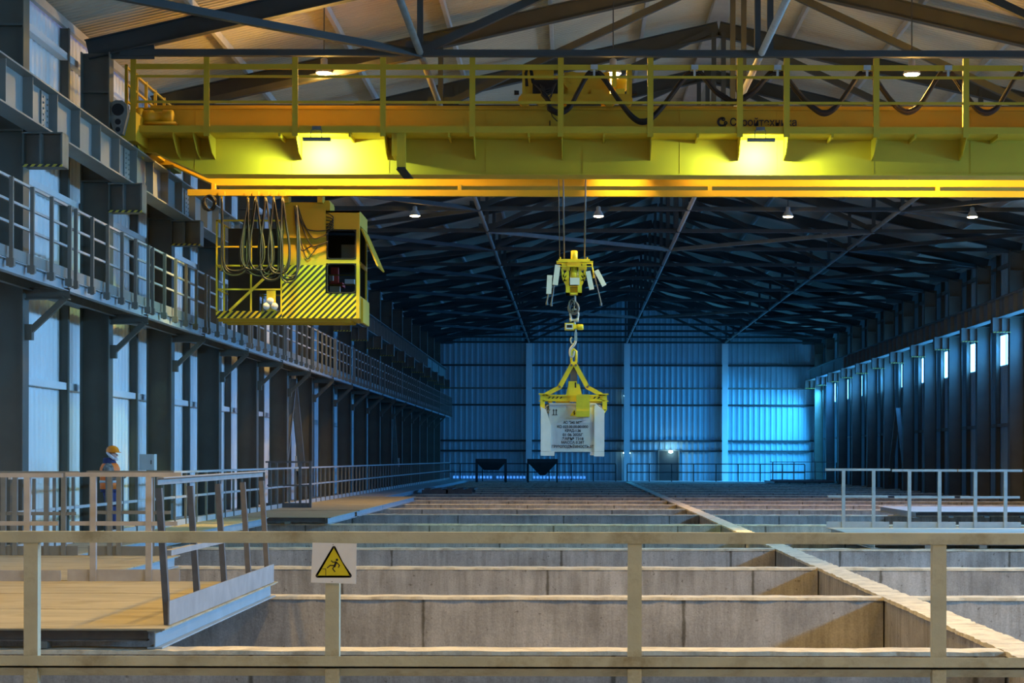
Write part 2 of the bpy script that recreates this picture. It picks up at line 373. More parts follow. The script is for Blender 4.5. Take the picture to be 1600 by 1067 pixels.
# runway girders: one long welded beam on each side
def runway(side):
    sgn = 'left' if side < 0 else 'right'
    xc = mx(-9.2, side); y0, y1 = 20.0, 134.8; zb, zt = 7.25, 8.02
    base = thing('crane_runway_girder', (xc, y0, zb), 'long riveted grey girder carrying the crane rail along the %s columns' % sgn, 'girder', 'crane runway girders')
    m = MB(); m.box(xc-.012, xc+.012, y0, y1, zb+.03, zt-.03); m.part('web', 'girder', base)
    m = MB(); m.box(xc-.22, xc+.22, y0, y1, zt-.03, zt); m.part('top_flange', 'girder', base)
    m = MB(); m.box(xc-.2, xc+.2, y0, y1, zb, zb+.03); m.part('bottom_flange', 'girder', base)
    m = MB(); m.box(xc-.035, xc+.035, y0, y1, zt, zt+.1); m.part('crane_rail', 'frame_dark', base)
    st = None; n = 0
    for i in range(60):
        y = 29.9+1.5*i
        if y > 118: break
        m = MB(); m.box(xc-.18, xc+.18, y-.012, y+.012, zb+.03, zt-.03)
        m.part('stiffener', 'girder', base)
    for k in range(0, 17):
        m = MB(); y = YK[k]; xx = xc+(.014 if side < 0 else -.014)
        m.box(xx, xx+(.03 if side < 0 else -.03), y-.22, y+.22, zb+.05, zt-.05)
        for t in range(6):
            m.lathe((xx+(.03 if side < 0 else -.03), y-.12, zb+.12+.1*t), [(.018, -.01), (.018, .02)], 6, (1, 0, 0))
            m.lathe((xx+(.03 if side < 0 else -.03), y+.12, zb+.12+.1*t), [(.018, -.01), (.018, .02)], 6, (1, 0, 0))
        m.part('splice_plate', 'girder', base)
    return base
runway(-1); runway(1)

# gallery along the left wall under the runway
def gallery():
    base = thing('wall_gallery', (-9.4, 20, 4.6), 'long grey steel gallery with railings hung on the left columns', 'gallery')
    y0, y1 = 20.0, 134.0
    m = MB(); m.box(-10.2, -8.78, y0, y1, 4.70, 4.74); m.part('deck', 'grey', base)
    m = MB(); m.ibeam((-8.8, y0, 4.63), (-8.8, y1, 4.63), .12, .2, .015, .01); m.part('edge_beam', 'fascia', base)
    m = MB(); m.box(-8.76, -8.75, y0, y1, 4.74, 4.92); m.part('toe_board', 'girder', base)
    m = MB(); m.ibeam((-9.4, y0, 4.62), (-9.4, y1, 4.62), .1, .16, .012, .01); m.part('joist', 'grey', base)
    # guardrail bay, then copies
    def bay(Y):
        g = MB()
        for z in (5.98, 5.62, 5.28): g.box(-8.74, -8.70, Y+.16, Y+5.84, z-.02, z+.02)
        gr = g.part('guardrail', 'galv', base)
        for t in range(6):
            yy = Y+.2+1.12*t
            p = MB(); p.box(-8.70, -8.64, yy-.03, yy+.03, 4.58, 5.98); p.box(-8.74, -8.62, yy-.05, yy+.05, 4.6, 4.72); p.part('post', 'grey', gr)
        return gr
    for k in range(-1, 17):
        bay(YK[0]+6*k)
    for k in range(0, 17):
        Y = YK[k]
        b = MB()
        b.ibeam((-9.5, Y, 4.48), (-8.72, Y, 4.48), .16, .2, .015, .012)
        b.part('bracket_arm', 'column', base)
        b = MB(); b.beam((-9.46, Y, 3.78), (-8.80, Y, 4.40), .1, .1); b.box(-9.5, -9.36, Y-.07, Y+.07, 3.68, 3.95); b.part('bracket_strut', 'column', base)
gallery()
# cable tray with fittings under the corbels
m = MB(); m.box(-10.33, -10.1, 24, 134, 6.72, 6.84)
tray = m.thing('cable_tray', 'white', 'long pale cable tray running along the left wall above the gallery', 'cable tray')
# wall framing of the left wall: horizontal rails and slim posts in each bay
for side in (-1, 1):
    sgn = 'left' if side < 0 else 'right'
    for z, nm in ((3.08, 'lowest'), (9.72, 'top')):
        m = MB(); m.box(mx(XL+.04, side), mx(XL+.2, side), 20, 135, z-.07, z+.07)
        m.thing('wall_girt', 'sheet' if side < 0 else 'grey', '%s horizontal steel rail fixed along the %s wall sheeting' % (nm, sgn), 'wall rail')
    for k in range(0, 17):
        y = YK[k] + 5.35
        m = MB(); m.ibeam((mx(XL+.14, side), y, -.1), (mx(XL+.14, side), y, 10.3), .12, .18, .01, .01, (1, 0, 0))
        m.thing('wind_post', 'column', 'slim dark post on the %s wall before the %s column' % (sgn, word(k+1)), 'post', 'slim posts on the %s wall' % sgn)

# ------------------------------------------------------------------ roof steel
def truss(Y, label):
    base = thing('roof_truss', (XC, Y, 9.9), label, 'roof truss', 'roof trusses')
    for s in (-1, 1):
        a = Vector((mx(-9.97, s), Y, 10.0)); b = Vector((XC, Y, 10.0+SLOPE*13.87))
        m = MB(); m.ibeam(a, b, .22, .4, .02, .015); m.part('top_chord', 'truss', base)
        n = Vector((mx(-3.15, s), Y, 9.98))
        m = MB(); m.beam(n, (mx(3.6, s), Y, 13.1), .14, .16); m.part('diagonal', 'truss', base)
        m = MB(); m.beam(n, (mx(-3.15, s), Y, 11.6), .12, .12, (0, 1, 0)); m.part('post', 'truss', base)
        m = MB(); m.box(mx(-9.55, s), mx(-8.6, s), Y-.02, Y+.02, 9.82, 10.14); m.part('gusset_plate', 'truss', base)
        m = MB(); m.box(n.x-.3, n.x+.3, Y-.02, Y+.02, 9.9, 10.2); m.part('gusset_plate', 'truss', base)
    for dx in (-.13, .13):
        m = MB(); m.beam((XC+dx, Y, 9.98), (XC+dx, Y, 13.1), .12, .14, (0, 1, 0)); m.part('king_post', 'truss', base)
    m = MB(); m.beam((mx(-9.3, -1), Y, 9.95), (mx(-9.3, 1), Y, 9.95), .16, .13); m.part('bottom_chord', 'truss', base)
    return base
t0 = truss(YK[0], 'dark steel roof truss, nearest to the camera, mostly above the picture')
for k in range(1, 18):
    copy_thing(t0, (0, 6*k, 0), ['', 'dark steel roof truss whose lower chord runs just above the yellow crane', 'dark steel roof truss seen through the crane railing'][k] if k < 3 else 'dark steel roof truss beyond the crane, %s truss of the hall' % word(k))
# purlins
i = 0
for s in (-1, 1):
    for j in range(6):
        x = -10.25+2.42*j; xx = mx(x, s); z = roof_z(x)
        m = MB(); m.beam((xx, 18, z-.14), (xx, 135, z-.14), .09, .18)
        m.thing('roof_purlin', 'purlin', 'pale purlin running the length of the %s roof slope, %s up from the eave' % ('left' if s < 0 else 'right', ['first', 'second', 'third', 'fourth', 'fifth', 'sixth'][j]), 'purlin', 'roof purlins')
m = MB(); m.box(XC-.25, XC+.25, 18, 135, roof_z(XC)-.3, roof_z(XC)-.12)
m.thing('ridge_beam', 'purlin', 'pale ridge beam at the very top of the roof', 'purlin')
for x, nm in ((-3.15, 'left'), (3.85, 'middle'), (10.9, 'right')):
    m = MB()
    m.tube([(x, 26, 9.96), (x, 135, 9.96)], .075, 8)
    m.thing('roof_tie', 'galv' if nm == 'middle' else 'grey', 'long straight tie tube under the roof, %s one of three' % nm, 'tie', 'lengthwise roof ties', smooth=True)
def brace(a, b, label, mt='truss'):
    m = MB(); m.beam(a, b, .14, .14); m.thing('roof_brace', mt, label, 'brace', 'flat diagonal roof braces')
for k in range(0, 16):
    for s in (-1, 1):
        xa, xb = mx(-9.4, s), mx(-3.15, s)
        if k % 2 == 0: xa, xb = xa, xb
        else: xa, xb = xb, xa
        brace((xa, YK[k], 9.93), (xb, YK[k+1], 9.93), 'flat diagonal brace between lower chords, %s bay, %s side' % (word(k), 'left' if s < 0 else 'right'))
for k in (6, 12):
    for s in (-1, 1):
        brace((mx(-3.15, s), YK[k], 9.93), (XC, YK[k+1], 9.93), 'flat diagonal brace meeting the middle roof tie, %s bay, %s side' % (word(k), 'left' if s < 0 else 'right'), 'grey')
# upright bracing between columns
for s in (-1, 1):
    sg = 'left' if s < 0 else 'right'
    for k in (5, 11):
        x = mx(-9.75, s)
        m = MB(); m.ibeam((x, YK[k]+.2, .2), (x, YK[k]+3, 4.4), .1, .25, .015, .01, (1, 0, 0)); m.ibeam((x, YK[k]+5.8, .2), (x, YK[k]+3, 4.4), .1, .25, .015, .01, (1, 0, 0))
        m.thing('column_bracing', 'grey', 'steel chevron bracing between the %s and %s columns of the %s wall' % (word(k), word(k+1), sg), 'bracing')

# ------------------------------------------------------------------ high bay lamps
def lamp(x, y, label):
    z = 9.93 if y == 40.5 else 9.66
    base = thing('high_bay_lamp', (x, y, z), label, 'lamp', 'bell shaped high bay lamps')
    m = MB(); m.lathe((x, y, z), [(.19, 0), (.185, .02), (.12, .14), (.075, .2), (.075, .3), (.03, .33)], 20); m.part('shade', 'galv', base, True)
    m = MB(); m.tube([(x, y, z+.32), (x, y, roof_z(x)-.03)], .015, 6); m.part('hanger', 'truss', base)
    m = MB(); m.lathe((x, y, z-.03), [(.05, -.01), (.15, 0.01), (.17, .035)], 20); m.part('bulb', 'lampglow', base, True)
    pw = LAMP_POWER*(0.35 if y < 0 else 0.75 if y < 20 else 1.2 if y < 50 else .55)
    # the bulb throws its light down out of the shade and leaks a little sideways and up through the vents
    for kind, k_ in (('SPOT', 1.0), ('POINT', 0 if y < 30 else .22 if y < 50 else .03)):
        if not k_: continue
        ld = bpy.data.lights.new('high_bay_light', kind); ld.energy = pw*k_; ld.color = LAMP_COL; ld.shadow_soft_size = 0.14
        if kind == 'SPOT': ld.spot_size = math.radians(144); ld.spot_blend = 0.4
        lo = bpy.data.objects.new('high_bay_light', ld); COL.objects.link(lo); lo.parent = base; lo.location = (0, 0, -0.07)
    return base
for j, y in enumerate(LAMP_ROWS):
    for i, x in enumerate(LAMP_X):
        rown = {-3.4: 'behind the camera', 18.6: 'over the near pits', 40.5: 'just above the yellow crane', 62.6: 'glowing beyond the crane'}[y]
        lamp(x*(1.025 if y == 40.5 else 1), y+(-.35 if y > 60 else 0), 'bell shaped high bay lamp %s, %s from the left wall' % (rown, ['first', 'second', 'third', 'fourth'][i]))

# ------------------------------------------------------------------ pits
WY = [16.1, 22.4, 28.4, 34.4, 40.4, 47.0, 55.2, 61.4, 67.4, 73.4, 79.4, 85.4, 91.4, 97.4, 103.4, 109.4, 115.4, 121.4, 127.4]
for s in (0, 1):
    x0, x1 = ((XL+.2, 3.7), (4.08, XR-.2))[s]
    for k, y in enumerate(WY):
        m = MB(); t = .34
        m.box(x0, x1, y, y+t, -3.0, -.03)
        n = 90; vs = []; rnd = random.Random(k*2+s)
        for i in range(n+1):       # slightly ragged dusty coping
            xx = x0+(x1-x0)*i/n; a = rnd.uniform(-.012, .004); b_ = rnd.uniform(-.004, .008); z = rnd.uniform(-.006, .004)
            vs += [(xx, y+a-.01, -.035), (xx, y+a-.005, z), (xx, y+t+b_, z), (xx, y+t+.01, -.035)]
        fs = []
        for i in range(n):
            for q in range(3): fs.append((4*i+q, 4*i+4+q, 4*i+5+q, 4*i+1+q))
            fs.append((4*i+3, 4*i+7, 4*i+4, 4*i))
        fs += [(0, 1, 2, 3), (4*n+3, 4*n+2, 4*n+1, 4*n)]
        base = thing('pit_wall', ((x0+x1)/2, y+t/2, -3), 'concrete pit cross wall on the %s side of the long wall, %s in its row' % (['left', 'right'][s], word(k)), 'wall', 'concrete cross walls of the pits')
        m.part('wall_body', 'conc', base)
        c = MB(); c.add(vs, fs); c.part('coping', 'conc_top', base)
# long middle wall
base = thing('pit_wall', (3.89, 70, -3), 'long concrete wall running away from the camera between two rows of pits', 'wall')
m = MB(); m.box(3.72, 4.06, 10.6, 131.2, -3.0, -.03)
m.part('wall_body', 'conc', base)
c = MB(); n = 700; vs = []; rnd = random.Random(99)
for i in range(n+1):
    y = 10.6+120.6*(i/n)**1.6; a = rnd.uniform(-.012, .008); b_ = rnd.uniform(-.008, .012); z = rnd.uniform(-.004, .01)
    vs += [(3.705+a, y, -.035), (3.71+a, y, z), (4.07+b_, y, z), (4.075+b_, y, -.035)]
fs = []
for i in range(n):
    for q in range(3): fs.append((4*i+q, 4*i+4+q, 4*i+5+q, 4*i+1+q))
    fs.append((4*i+3, 4*i+7, 4*i+4, 4*i))
c.add(vs, fs); c.part('coping', 'conc_top', base)

# ------------------------------------------------------------------ steel platforms over the pits
DZ = 0.18
def platform(x0, x1, y0, y1, label, deck='deck', edge_side=1, seams=(), gap=None):
    base = thing('steel_platform', ((x0+x1)/2, (y0+y1)/2, 0), label, 'platform', 'steel deck platforms over the pits')
    m = MB(); m.box(x0, x1, y0, y1, DZ-.015, DZ)
    for ys in seams: m.box(x0, x1, ys-.006, ys+.006, DZ, DZ+.004)
    m.part('deck_plate', deck, base)
    ex = x1-.09 if edge_side > 0 else x0+.09
    m = MB(); m.ibeam((ex, y0+.02, .085), (ex, y1-.02, .085), .13, .16, .014, .012); m.part('edge_beam', 'fascia', base)
    m = MB(); m.ibeam((x0+.1, y0+.12, .115), (x1-.17, y0+.12, .115), .1, .1, .012, .01); m.part('front_beam', 'frame_dark', base)
    m = MB(); m.ibeam((x0+.1, y1-.12, .115), (x1-.17, y1-.12, .115), .1, .1, .012, .01); m.part('rear_beam', 'frame_dark', base)
    xx = ex - edge_side*1.0
    while x0+.2 < xx < x1-.1:
        m = MB(); m.box(xx-.07, xx+.07, y0+.05, y0+.2, 0.004, .065); m.part('bearing_block', 'grey', base)
        xx -= edge_side*1.0
    return base
platform(-9.47, -3.5, 16.15, 22.35, 'dusty steel platform at the left, nearest one, with a leaning railing on its edge', seams=(18.2, 20.3))
platform(-9.47, -5.9, 22.5, 28.3, 'dusty steel platform at the left, behind the platform with the leaning railing')
platform(-9.47, -7.5, 28.4, 46.4, 'narrow steel walkway along the left wall where the person stands')
for k, (a, b) in enumerate(((46.6, 52.4), (52.9, 60.0), (60.05, 71.8))):
    platform(-9.47, -5.98, a, b, 'dusty steel platform at the left beyond the person, %s of three in line' % ['nearest', 'middle', 'farthest'][k])
platform(-9.47, -7.2, 72, 131, 'blue lit walkway plate far along the left wall', 'deck_grey')
platform(5.45, 17.25, 34.5, 40.35, 'pale steel platform at the right, under the three white railing frames', 'deck_grey', -1)
platform(9.5, 17.25, 52.6, 58.6, 'pale steel platform at the right, behind the white railing frames', 'deck_grey', -1)
platform(13.2, 17.25, 124, 130.5, 'dark low platform at the far right by the back wall', 'deck_grey', -1)
m = MB()
for t in range(5): m.box(-10+.5*t+3.2, -10+.5*t+3.3+.2, 86, 89, .2, .26)
m.box(-6.9, -4.6, 86, 86.1, .02, .2); m.box(-6.9, -4.6, 88.9, 89, .02, .2); m.box(-5.8, -5.7, 86, 89, .02, .2)
m.thing('steel_grating', 'frame_dark', 'low dark steel frame lying on the far left walkway', 'steel frame')

# ------------------------------------------------------------------ railings
def panel(x0, x1, Y, z0, label, mt, ztop, zmid, posts, toe=.12, group=None, bw=.07):
    base = thing('railing_frame', ((x0+x1)/2, Y, z0), label, 'railing', group)
    m = MB(); m.box(x0, x1, Y-.035, Y+.035, ztop-.05, ztop); m.part('top_rail', mt, base)
    m = MB(); m.box(x0+.05, x1-.05, Y-.02, Y+.02, zmid-.04, zmid+.01); m.part('mid_rail', mt, base)
    if toe:
        m = MB(); m.box(x0+.02, x1-.02, Y-.01, Y+.01, z0, z0+toe); m.part('toe_plate', mt, base)
    for p in posts:
        m = MB(); m.box(p-bw/2, p+bw/2, Y-.035, Y+.03, z0, ztop-.05); m.part('post', mt, base)
    return base
# across the far edge of the nearest platform (Y 22.3) and of the one behind it (Y 28.2)
def X(px, Y): return (px-895)/(F/Y)
panel(X(-110, 22.3), X(98, 22.3), 22.3, DZ, 'grey railing frame at the back of the nearest left platform, by the picture edge', 'primer', 1.46, .88, [X(-55, 22.3), X(43, 22.3)], .13, 'railing frames on the nearest left platform')
panel(X(102, 22.3)+.0, X(283, 22.3), 22.34, DZ, 'grey railing frame at the back of the nearest left platform, right of a gap', 'primer', 1.47, .88, [X(145, 22.3), X(232, 22.3)], .14, 'railing frames on the nearest left platform')
panel(X(-70, 28.2), X(124, 28.2), 28.2, DZ, 'grey railing frame on the second left platform, at the left picture edge', 'grey', 1.44, .82, [X(6, 28.2), X(24, 28.2), X(73, 28.2), X(100, 28.2)], .14, 'railing frames on the second left platform')
panel(X(136, 28.2), X(272, 28.2), 28.2, DZ, 'grey railing frame on the second left platform, right before the person', 'grey', 1.45, .84, [X(172, 28.2), X(181, 28.2)+.05, X(238, 28.2)], .14, 'railing frames on the second left platform')
# leaning railing on the platform's right edge
def leaning():
    base = thing('railing_frame', (-3.56, 19.4, DZ), 'dark railing frame leaning outward on the right edge of the nearest left platform', 'railing')
    y0, y1 = 16.5, 22.1
    def P(y, z): return Vector((-3.56-.085*(z-DZ)/1.27, y, z))
    m = MB(); m.beam(P(y0, 1.44), P(y1, 1.46), .012, .065, (0, 0, 1)); m.beam(P(y0, 1.47)+Vector((.03, 0, 0)), P(y1, 1.49)+Vector((.03, 0, 0)), .06, .012); m.part('top_rail', 'primer', base)
    m = MB(); m.beam(P(y0+.25, .80), P(y0+3.6, .80), .06, .05); m.part('mid_rail', 'primer', base)
    m = MB(); m.beam((-3.53, y0-.05, DZ+.11), (-3.53, y1+.1, DZ+.11), .012, .21); m.part('toe_plate', 'primer', base)
    for y in (16.55, 17.9, 19.3, 20.75, 22.0):
        m = MB(); m.beam(P(y, DZ), P(y, 1.38), .055, .06, (0, 1, 0)); m.part('post', 'frame_dark', base)
leaning()
# panel far left and the long ground railing
panel(X(415, 55.4), X(487, 55.4), 55.4, DZ, 'small dark railing frame standing across the left walkway beyond the person', 'frame_dark', 1.55, .85, [X(421, 55.4), X(432, 55.4), X(469, 55.4), X(485, 55.4)], .14)
def ground_rail():
    base = thing('walkway_railing', (-8.55, 30, DZ), 'long low galvanised railing along the left ground walkway beside the person', 'railing')
    y0, y1 = 28.6, 131
    for z, nm in ((1.34, 'top_rail'), (.80, 'mid_rail')):
        m = MB(); m.box(-8.58, -8.53, y0, y1, z-.03, z+.02); m.part(nm, 'galv', base)
    m = MB(); m.box(-8.56, -8.55, y0, y1, DZ, DZ+.12); m.part('toe_plate', 'galv', base)
    y = y0+.1; n = 0
    while y < y1:
        m = MB(); m.box(-8.575, -8.525, y-.025, y+.025, DZ, 1.31); m.part('post', 'grey', base); y += 1.17; n += 1
ground_rail()
# white railing frames on the right platform
for i, (a, b, p1, p2, zt) in enumerate(((1290, 1391, 1318, 1365, 731), (1394, 1495, 1421, 1468, 732), (1497, 1597, 1524, 1571, 732), (1600, 1700, 1627, 1674, 732))):
    Y = 40.2
    t = pt(0, zt, Y).z
    panel(X(a, Y), X(b, Y), Y, DZ, 'pale railing frame on the right platform, %s' % ['leftmost', 'second from left', 'third from left', 'fourth from left, cut by the picture edge'][i], 'galv', t, t-.58, [X(p1, Y), X(p2, Y)], .13, 'pale railing frames on the right platform')
# railing by the back wall
def back_rail(x0, x1, Y, label):
    base = thing('floor_railing', ((x0+x1)/2, Y, .05), label, 'railing')
    for z, nm in ((1.27, 'top_rail'), (.68, 'mid_rail')):
        m = MB(); m.box(x0, x1, Y-.03, Y+.03, z-.035, z+.035); m.part(nm, 'truss', base)
    x = x0
    while x <= x1+.01:
        m = MB(); m.box(x-.035, x+.035, Y-.03, Y+.03, .05, 1.24); m.part('post', 'truss', base); x += 1.55
back_rail(-9.4, 3.0, 131.4, 'thin dark railing before the back wall, left of the middle')
back_rail(3.8, 16.2, 131.4, 'thin dark railing before the back wall, right of the middle')
panel(13.0, 17.25, 124.2, DZ, 'dark railing frame on the far right low platform', 'frame_dark', 1.46, .8, [13.2, 14.6, 16.0, 17.4], .1)

# near railing across the picture
def near_rail():
    Y = 10.0; s = F/Y
    base = thing('foreground_railing', (0, Y, 0), 'pale green grey steel railing across the foreground, two thick rails', 'railing')
    m = MB(); m.box(-4.2, 3.4, Y-.035, Y+.035, 1.198, 1.257); m.part('top_rail', 'rail', base)
    m = MB(); m.box(-4.2, 3.4, Y-.03, Y-.02, .535, .598); m.box(-4.2, 3.4, Y-.03, Y+.04, .535, .545); m.prism([(-4.2, Y-.02, .535), (-4.2, Y+.07, .483), (-4.2, Y+.07, .50), (-4.2, Y-.02, .545)], (7.6, 0, 0)); m.part('lower_rail', 'rail', base)
    for px in (50.5, 520.5, 992, 1467):
        m = MB(); x = (px-895)/s; m.box(x-.037, x+.037, Y-.025, Y+.035, 0.0, 1.2)
        m.part('post', 'rail', base)
near_rail()
def sign():
    Y = 9.955; s = F/Y
    c = pt(521.5, 881, Y)
    base = thing('warning_sign', (c.x, Y, c.z-.105), 'white square sign with yellow triangle of a falling figure on foreground railing post', 'sign')
    def q(px, py, y=Y-.004):   # crop pixels of the sign (1200x1067 of 90x80)
        v = pt(480+px*.075, 840+py*.075, Y); return Vector((v.x, y, v.z))
    m = MB(); m.prism([q(115, 112), q(1035, 130), q(1020, 970), (q(85, 945))], (0, .004, 0)); m.part('plate', 'sign', base)
    def tri(sc, y):
        A, B, C = Vector((562, 225)), Vector((225, 800)), Vector((893, 800)); G = (A+B+C)/3; out = []
        r = 42*sc
        for P in (A, B, C):
            d = (P-G); P2 = G+d*1.0; base_a = math.atan2(d.y, d.x)
            for t in range(-5, 6):
                a = base_a + t/5*PI/3; out.append((P2.x+r*math.cos(a), P2.y+r*math.sin(a)))
        return [q(a, b, y) for a, b in out]
    m = MB(); m.prism(tri(1.0, Y-.0055), (0, .0015, 0)); m.part('triangle_border', 'ink', base)
    m = MB(); m.prism(tri(0.12, Y-.0065), (0, .001, 0)); m.part('triangle_field', 'sign_yellow', base)
    f = MB()
    def stroke(pts, w):
        for a, b in zip(pts, pts[1:]):
            a, b = Vector(a), Vector(b); d = (b-a).normalized(); n = Vector((-d.y, d.x))*w/2; a2 = a-d*w*.3; b2 = b+d*w*.3
            f.prism([q(*(a2+n), Y-.0075), q(*(b2+n), Y-.0075), q(*(b2-n), Y-.0075), q(*(a2-n), Y-.0075)], (0, .001, 0))
    f.prism([q(628+26*math.cos(t*PI/8), 470+26*math.sin(t*PI/8), Y-.0075) for t in range(16)], (0, .001, 0))
    stroke([(510, 490), (545, 520), (600, 512), (640, 540), (680, 585), (660, 628)], 20)
    stroke([(610, 520), (575, 610)], 44)
    stroke([(575, 590), (490, 585), (428, 636)], 22)
    stroke([(575, 600), (540, 655), (585, 715)], 22)
    stroke([(325, 658), (395, 658), (395, 790)], 12)
    f.part('falling_figure', 'ink', base)
    for px, py in ((545, 155), (525, 925)):
        b = MB(); v = q(px, py); b.lathe((v.x, Y-.004, v.z), [(.0025, -.002), (.0025, .002)], 8, (0, 1, 0)); b.part('screw', 'frame_dark', base)
sign()

# ------------------------------------------------------------------ overhead crane
def crane():
    base = thing('overhead_crane', (XC, 40.8, 8.1), 'huge yellow double girder overhead crane spanning the hall with lit walkway', 'crane')
    zt, zb = 7.36+CAMZ, 5.95+CAMZ
    xl, xr = mx(-9.0, -1), mx(-9.0, 1)
    def girder(y0, y1, ext=0):
        m = MB(); a = mx(-7.85, -1); b = mx(-8.8, -1)
        def poly(e, z_b, z_e):
            return [(mx(-9.0-.0, -1)-.2, z_e+.0), (b-e, z_e), (a-e, z_b), (mx(a, 1)+e, z_b), (mx(b, 1)+e, z_e), (mx(-9.2, 1), z_e)]
        P = poly(0, zb+.07, 8.1)
        pts = [(p[0], y0, p[1]) for p in P] + [(mx(-9.2, 1), y0, zt), (mx(-9.2, -1), y0, zt)]
        m.prism(pts, (0, y1-y0, 0))
        # bottom flange following the taper
        g = m.part('girder', 'yellow', base)
        fmb = MB(); pf = [(b, 8.1), (a, zb+.07), (mx(a, 1), zb+.07), (mx(b, 1), 8.1)]
        pf2 = [(x, z-.035) for x, z in pf]
        for i in range(3):
            q = [pf[i], pf[i+1], pf2[i+1], pf2[i]]
            fmb.prism([(x, y0-.07, z) for x, z in q], (0, y1-y0+.14, 0))
        fmb.part('bottom_flange', 'yellow', g)
        t = MB(); t.box(mx(-9.2, -1), mx(-9.2, 1), y0-.07, y1+.07, zt, zt+.03); t.part('top_flange', 'yellow', g)
        r = MB(); r.box(mx(-9.0, -1), mx(-9.0, 1), (y0+y1)/2-.03, (y0+y1)/2+.03, zt+.03, zt+.13); r.part('trolley_rail', 'yellow', g)
        return g
    g1 = girder(39.8, 40.3)
    g2 = girder(41.45, 41.95)
    for k in range(13):                       # faint weld ribs on the near web
        x = -8.0+2.05*k
        m = MB(); m.box(x-.006, x+.006, 39.79, 39.8, zb+.08, zt); m.part('weld_rib', 'yellow', g1)
    # end trucks
    for s in (-1, 1):
        x = mx(-9.2, s)
        m = MB(); m.box(x-.2, x+.2, 38.7, 43.2, 8.16, 8.75); e = m.part('end_truck', 'yellow', base)
        for yy in (39.3, 42.6):
            w_ = MB(); w_.lathe((x-.06, yy, 8.3), [(.18, 0), (.18, .12)], 20, (1, 0, 0)); w_.part('wheel', 'frame_dark', e)
    # buffer plate on the left end; black discs stand in for three shaded holes
    m = MB(); x0 = X(183.5, 38.5)
    def z(py): return (716-py)/(F/38.5)+CAMZ
    m.prism([(x0-.19, 38.5, z(176)), (x0-.17, 38.5, z(163)), (x0-.06, 38.5, z(158)), (x0+.08, 38.5, z(158)), (x0+.18, 38.5, z(165)), (x0+.19, 38.5, z(180)), (x0+.09, 38.5, z(211)), (x0-.08, 38.5, z(211)), (x0-.16, 38.5, z(190))], (0, .2, 0))
    bp_ = m.part('buffer_plate', 'grey', base)
    for py, r in ((173, .125), (192, .06), (204, .05)):
        h = MB(); h.lathe((x0, 38.47, z(py)), [(r, 0), (r, .06)], 24, (0, 1, 0)); h.part('bore_shade', 'black', bp_)
        h = MB(); h.lathe((x0, 38.48, z(py)), [(r+.025, 0), (r+.025, .03)], 24, (0, 1, 0)); h.part('bore_rim', 'grey', bp_)
    # walkway in front of the near girder
    Yd = 39.0
    m = MB(); m.box(mx(-9.15, -1), mx(-9.15, 1), Yd, 39.8, 6.74+CAMZ, 6.78+CAMZ); m.part('walkway_deck', 'yellow', base)
    m = MB(); m.box(mx(-9.15, -1), mx(-9.15, 1), Yd-.01, Yd, 6.74+CAMZ, 6.88+CAMZ); m.part('toe_board', 'yellow', base)
    posts = [207.5, 322, 460, 597.5, 737, 875, 1015, 1155, 1228, 1368, 1508, 1648]
    for zc, w_, nm in ((8.1, .11, 'hand_rail'), (7.90, .05, 'knee_rail'), (7.37, .05, 'knee_rail')):
        m = MB(); m.box(mx(-9.15, -1), mx(-9.15, 1), Yd-.02, Yd+.02, zc+CAMZ-w_/2, zc+CAMZ+w_/2); m.part(nm, 'yellow', base)
    for px in posts:
        x = X(px, Yd)
        m = MB(); m.box(x-.06, x-.05, Yd-.03, Yd+.07, 6.66+CAMZ, 8.3+CAMZ); m.box(x-.06, x+.06, Yd-.035, Yd-.025, 6.66+CAMZ, 8.3+CAMZ); m.part('railing_post', 'yellow', base)
    for x in [X(p, Yd)+.02 for p in posts[:-1]] + [X(268, Yd), X(300, Yd)]:
        m = MB(); m.prism([(x, Yd+.02, 6.74+CAMZ), (x, 39.8, 6.74+CAMZ), (x, 39.8, 6.30+CAMZ), (x, Yd+.42, 6.38+CAMZ), (x, Yd+.02, 6.66+CAMZ)], (.015, 0, 0)); m.part('deck_bracket', 'yellow', base)
    for x in [X(p, Yd) for p in (435, 545, 700, 825, 943, 1090, 1300, 1430, 1560)]:
        m = MB(); m.box(x-.02, x+.02, Yd+.02, 39.8, 6.66+CAMZ, 6.74+CAMZ); m.part('deck_rib', 'yellow', base)
    # drop post with foot
    x = X(626, 39.1)
    m = MB(); m.box(x-.09, x+.09, 39.05, 39.2, pt(0, 262, 39.1).z, 6.74+CAMZ); m.box(x-.2, x-.09, 39.1, 39.8, pt(0, 243, 39.1).z, 6.74+CAMZ); d = m.part('cable_duct', 'yellow', base)
    m = MB(); m.box(x-.085, x+.085, 39.04, 39.2, pt(0, 262, 39.1).z-.05, pt(0, 262, 39.1).z); m.prism([(x-.1, 39.05, pt(0, 266, 39.1).z-.0), (x+.1, 39.05, pt(0, 266, 39.1).z), (x+.2, 39.75, pt(0, 273, 39.1).z), (x-.0, 39.75, pt(0, 273, 39.1).z)], (0, 0, .02)); m.part('duct_mouth', 'black', d)
    # floodlights
    for px in (494, 1188):
        c = pt(px, 218.5, 38.9)
        ax = Vector((0, .74, -.67)); q0 = Vector((c.x, 38.88, c.z))
        m = MB(); m.beam(q0-Vector((.28, 0, 0)), q0+Vector((.28, 0, 0)), .06, .05, (0, 1, 1)); m.beam(q0-Vector((.29, 0, 0)), q0+Vector((.29, 0, 0)), .09, .012, (0, 1, 1)); fl_ = m.part('floodlight', 'grey', base)
        m = MB(); p0 = q0+ax*.032; m.beam(p0-Vector((.26, 0, 0)), p0+Vector((.26, 0, 0)), .008, .03, ax); m.part('light_panel', 'floodglow', fl_)
        m = MB()
        for dx in (-.13, .1): m.tube([(c.x+dx, 38.88, c.z+.03), (c.x+dx*.9, 38.93, 6.80+CAMZ)], .008, 5)
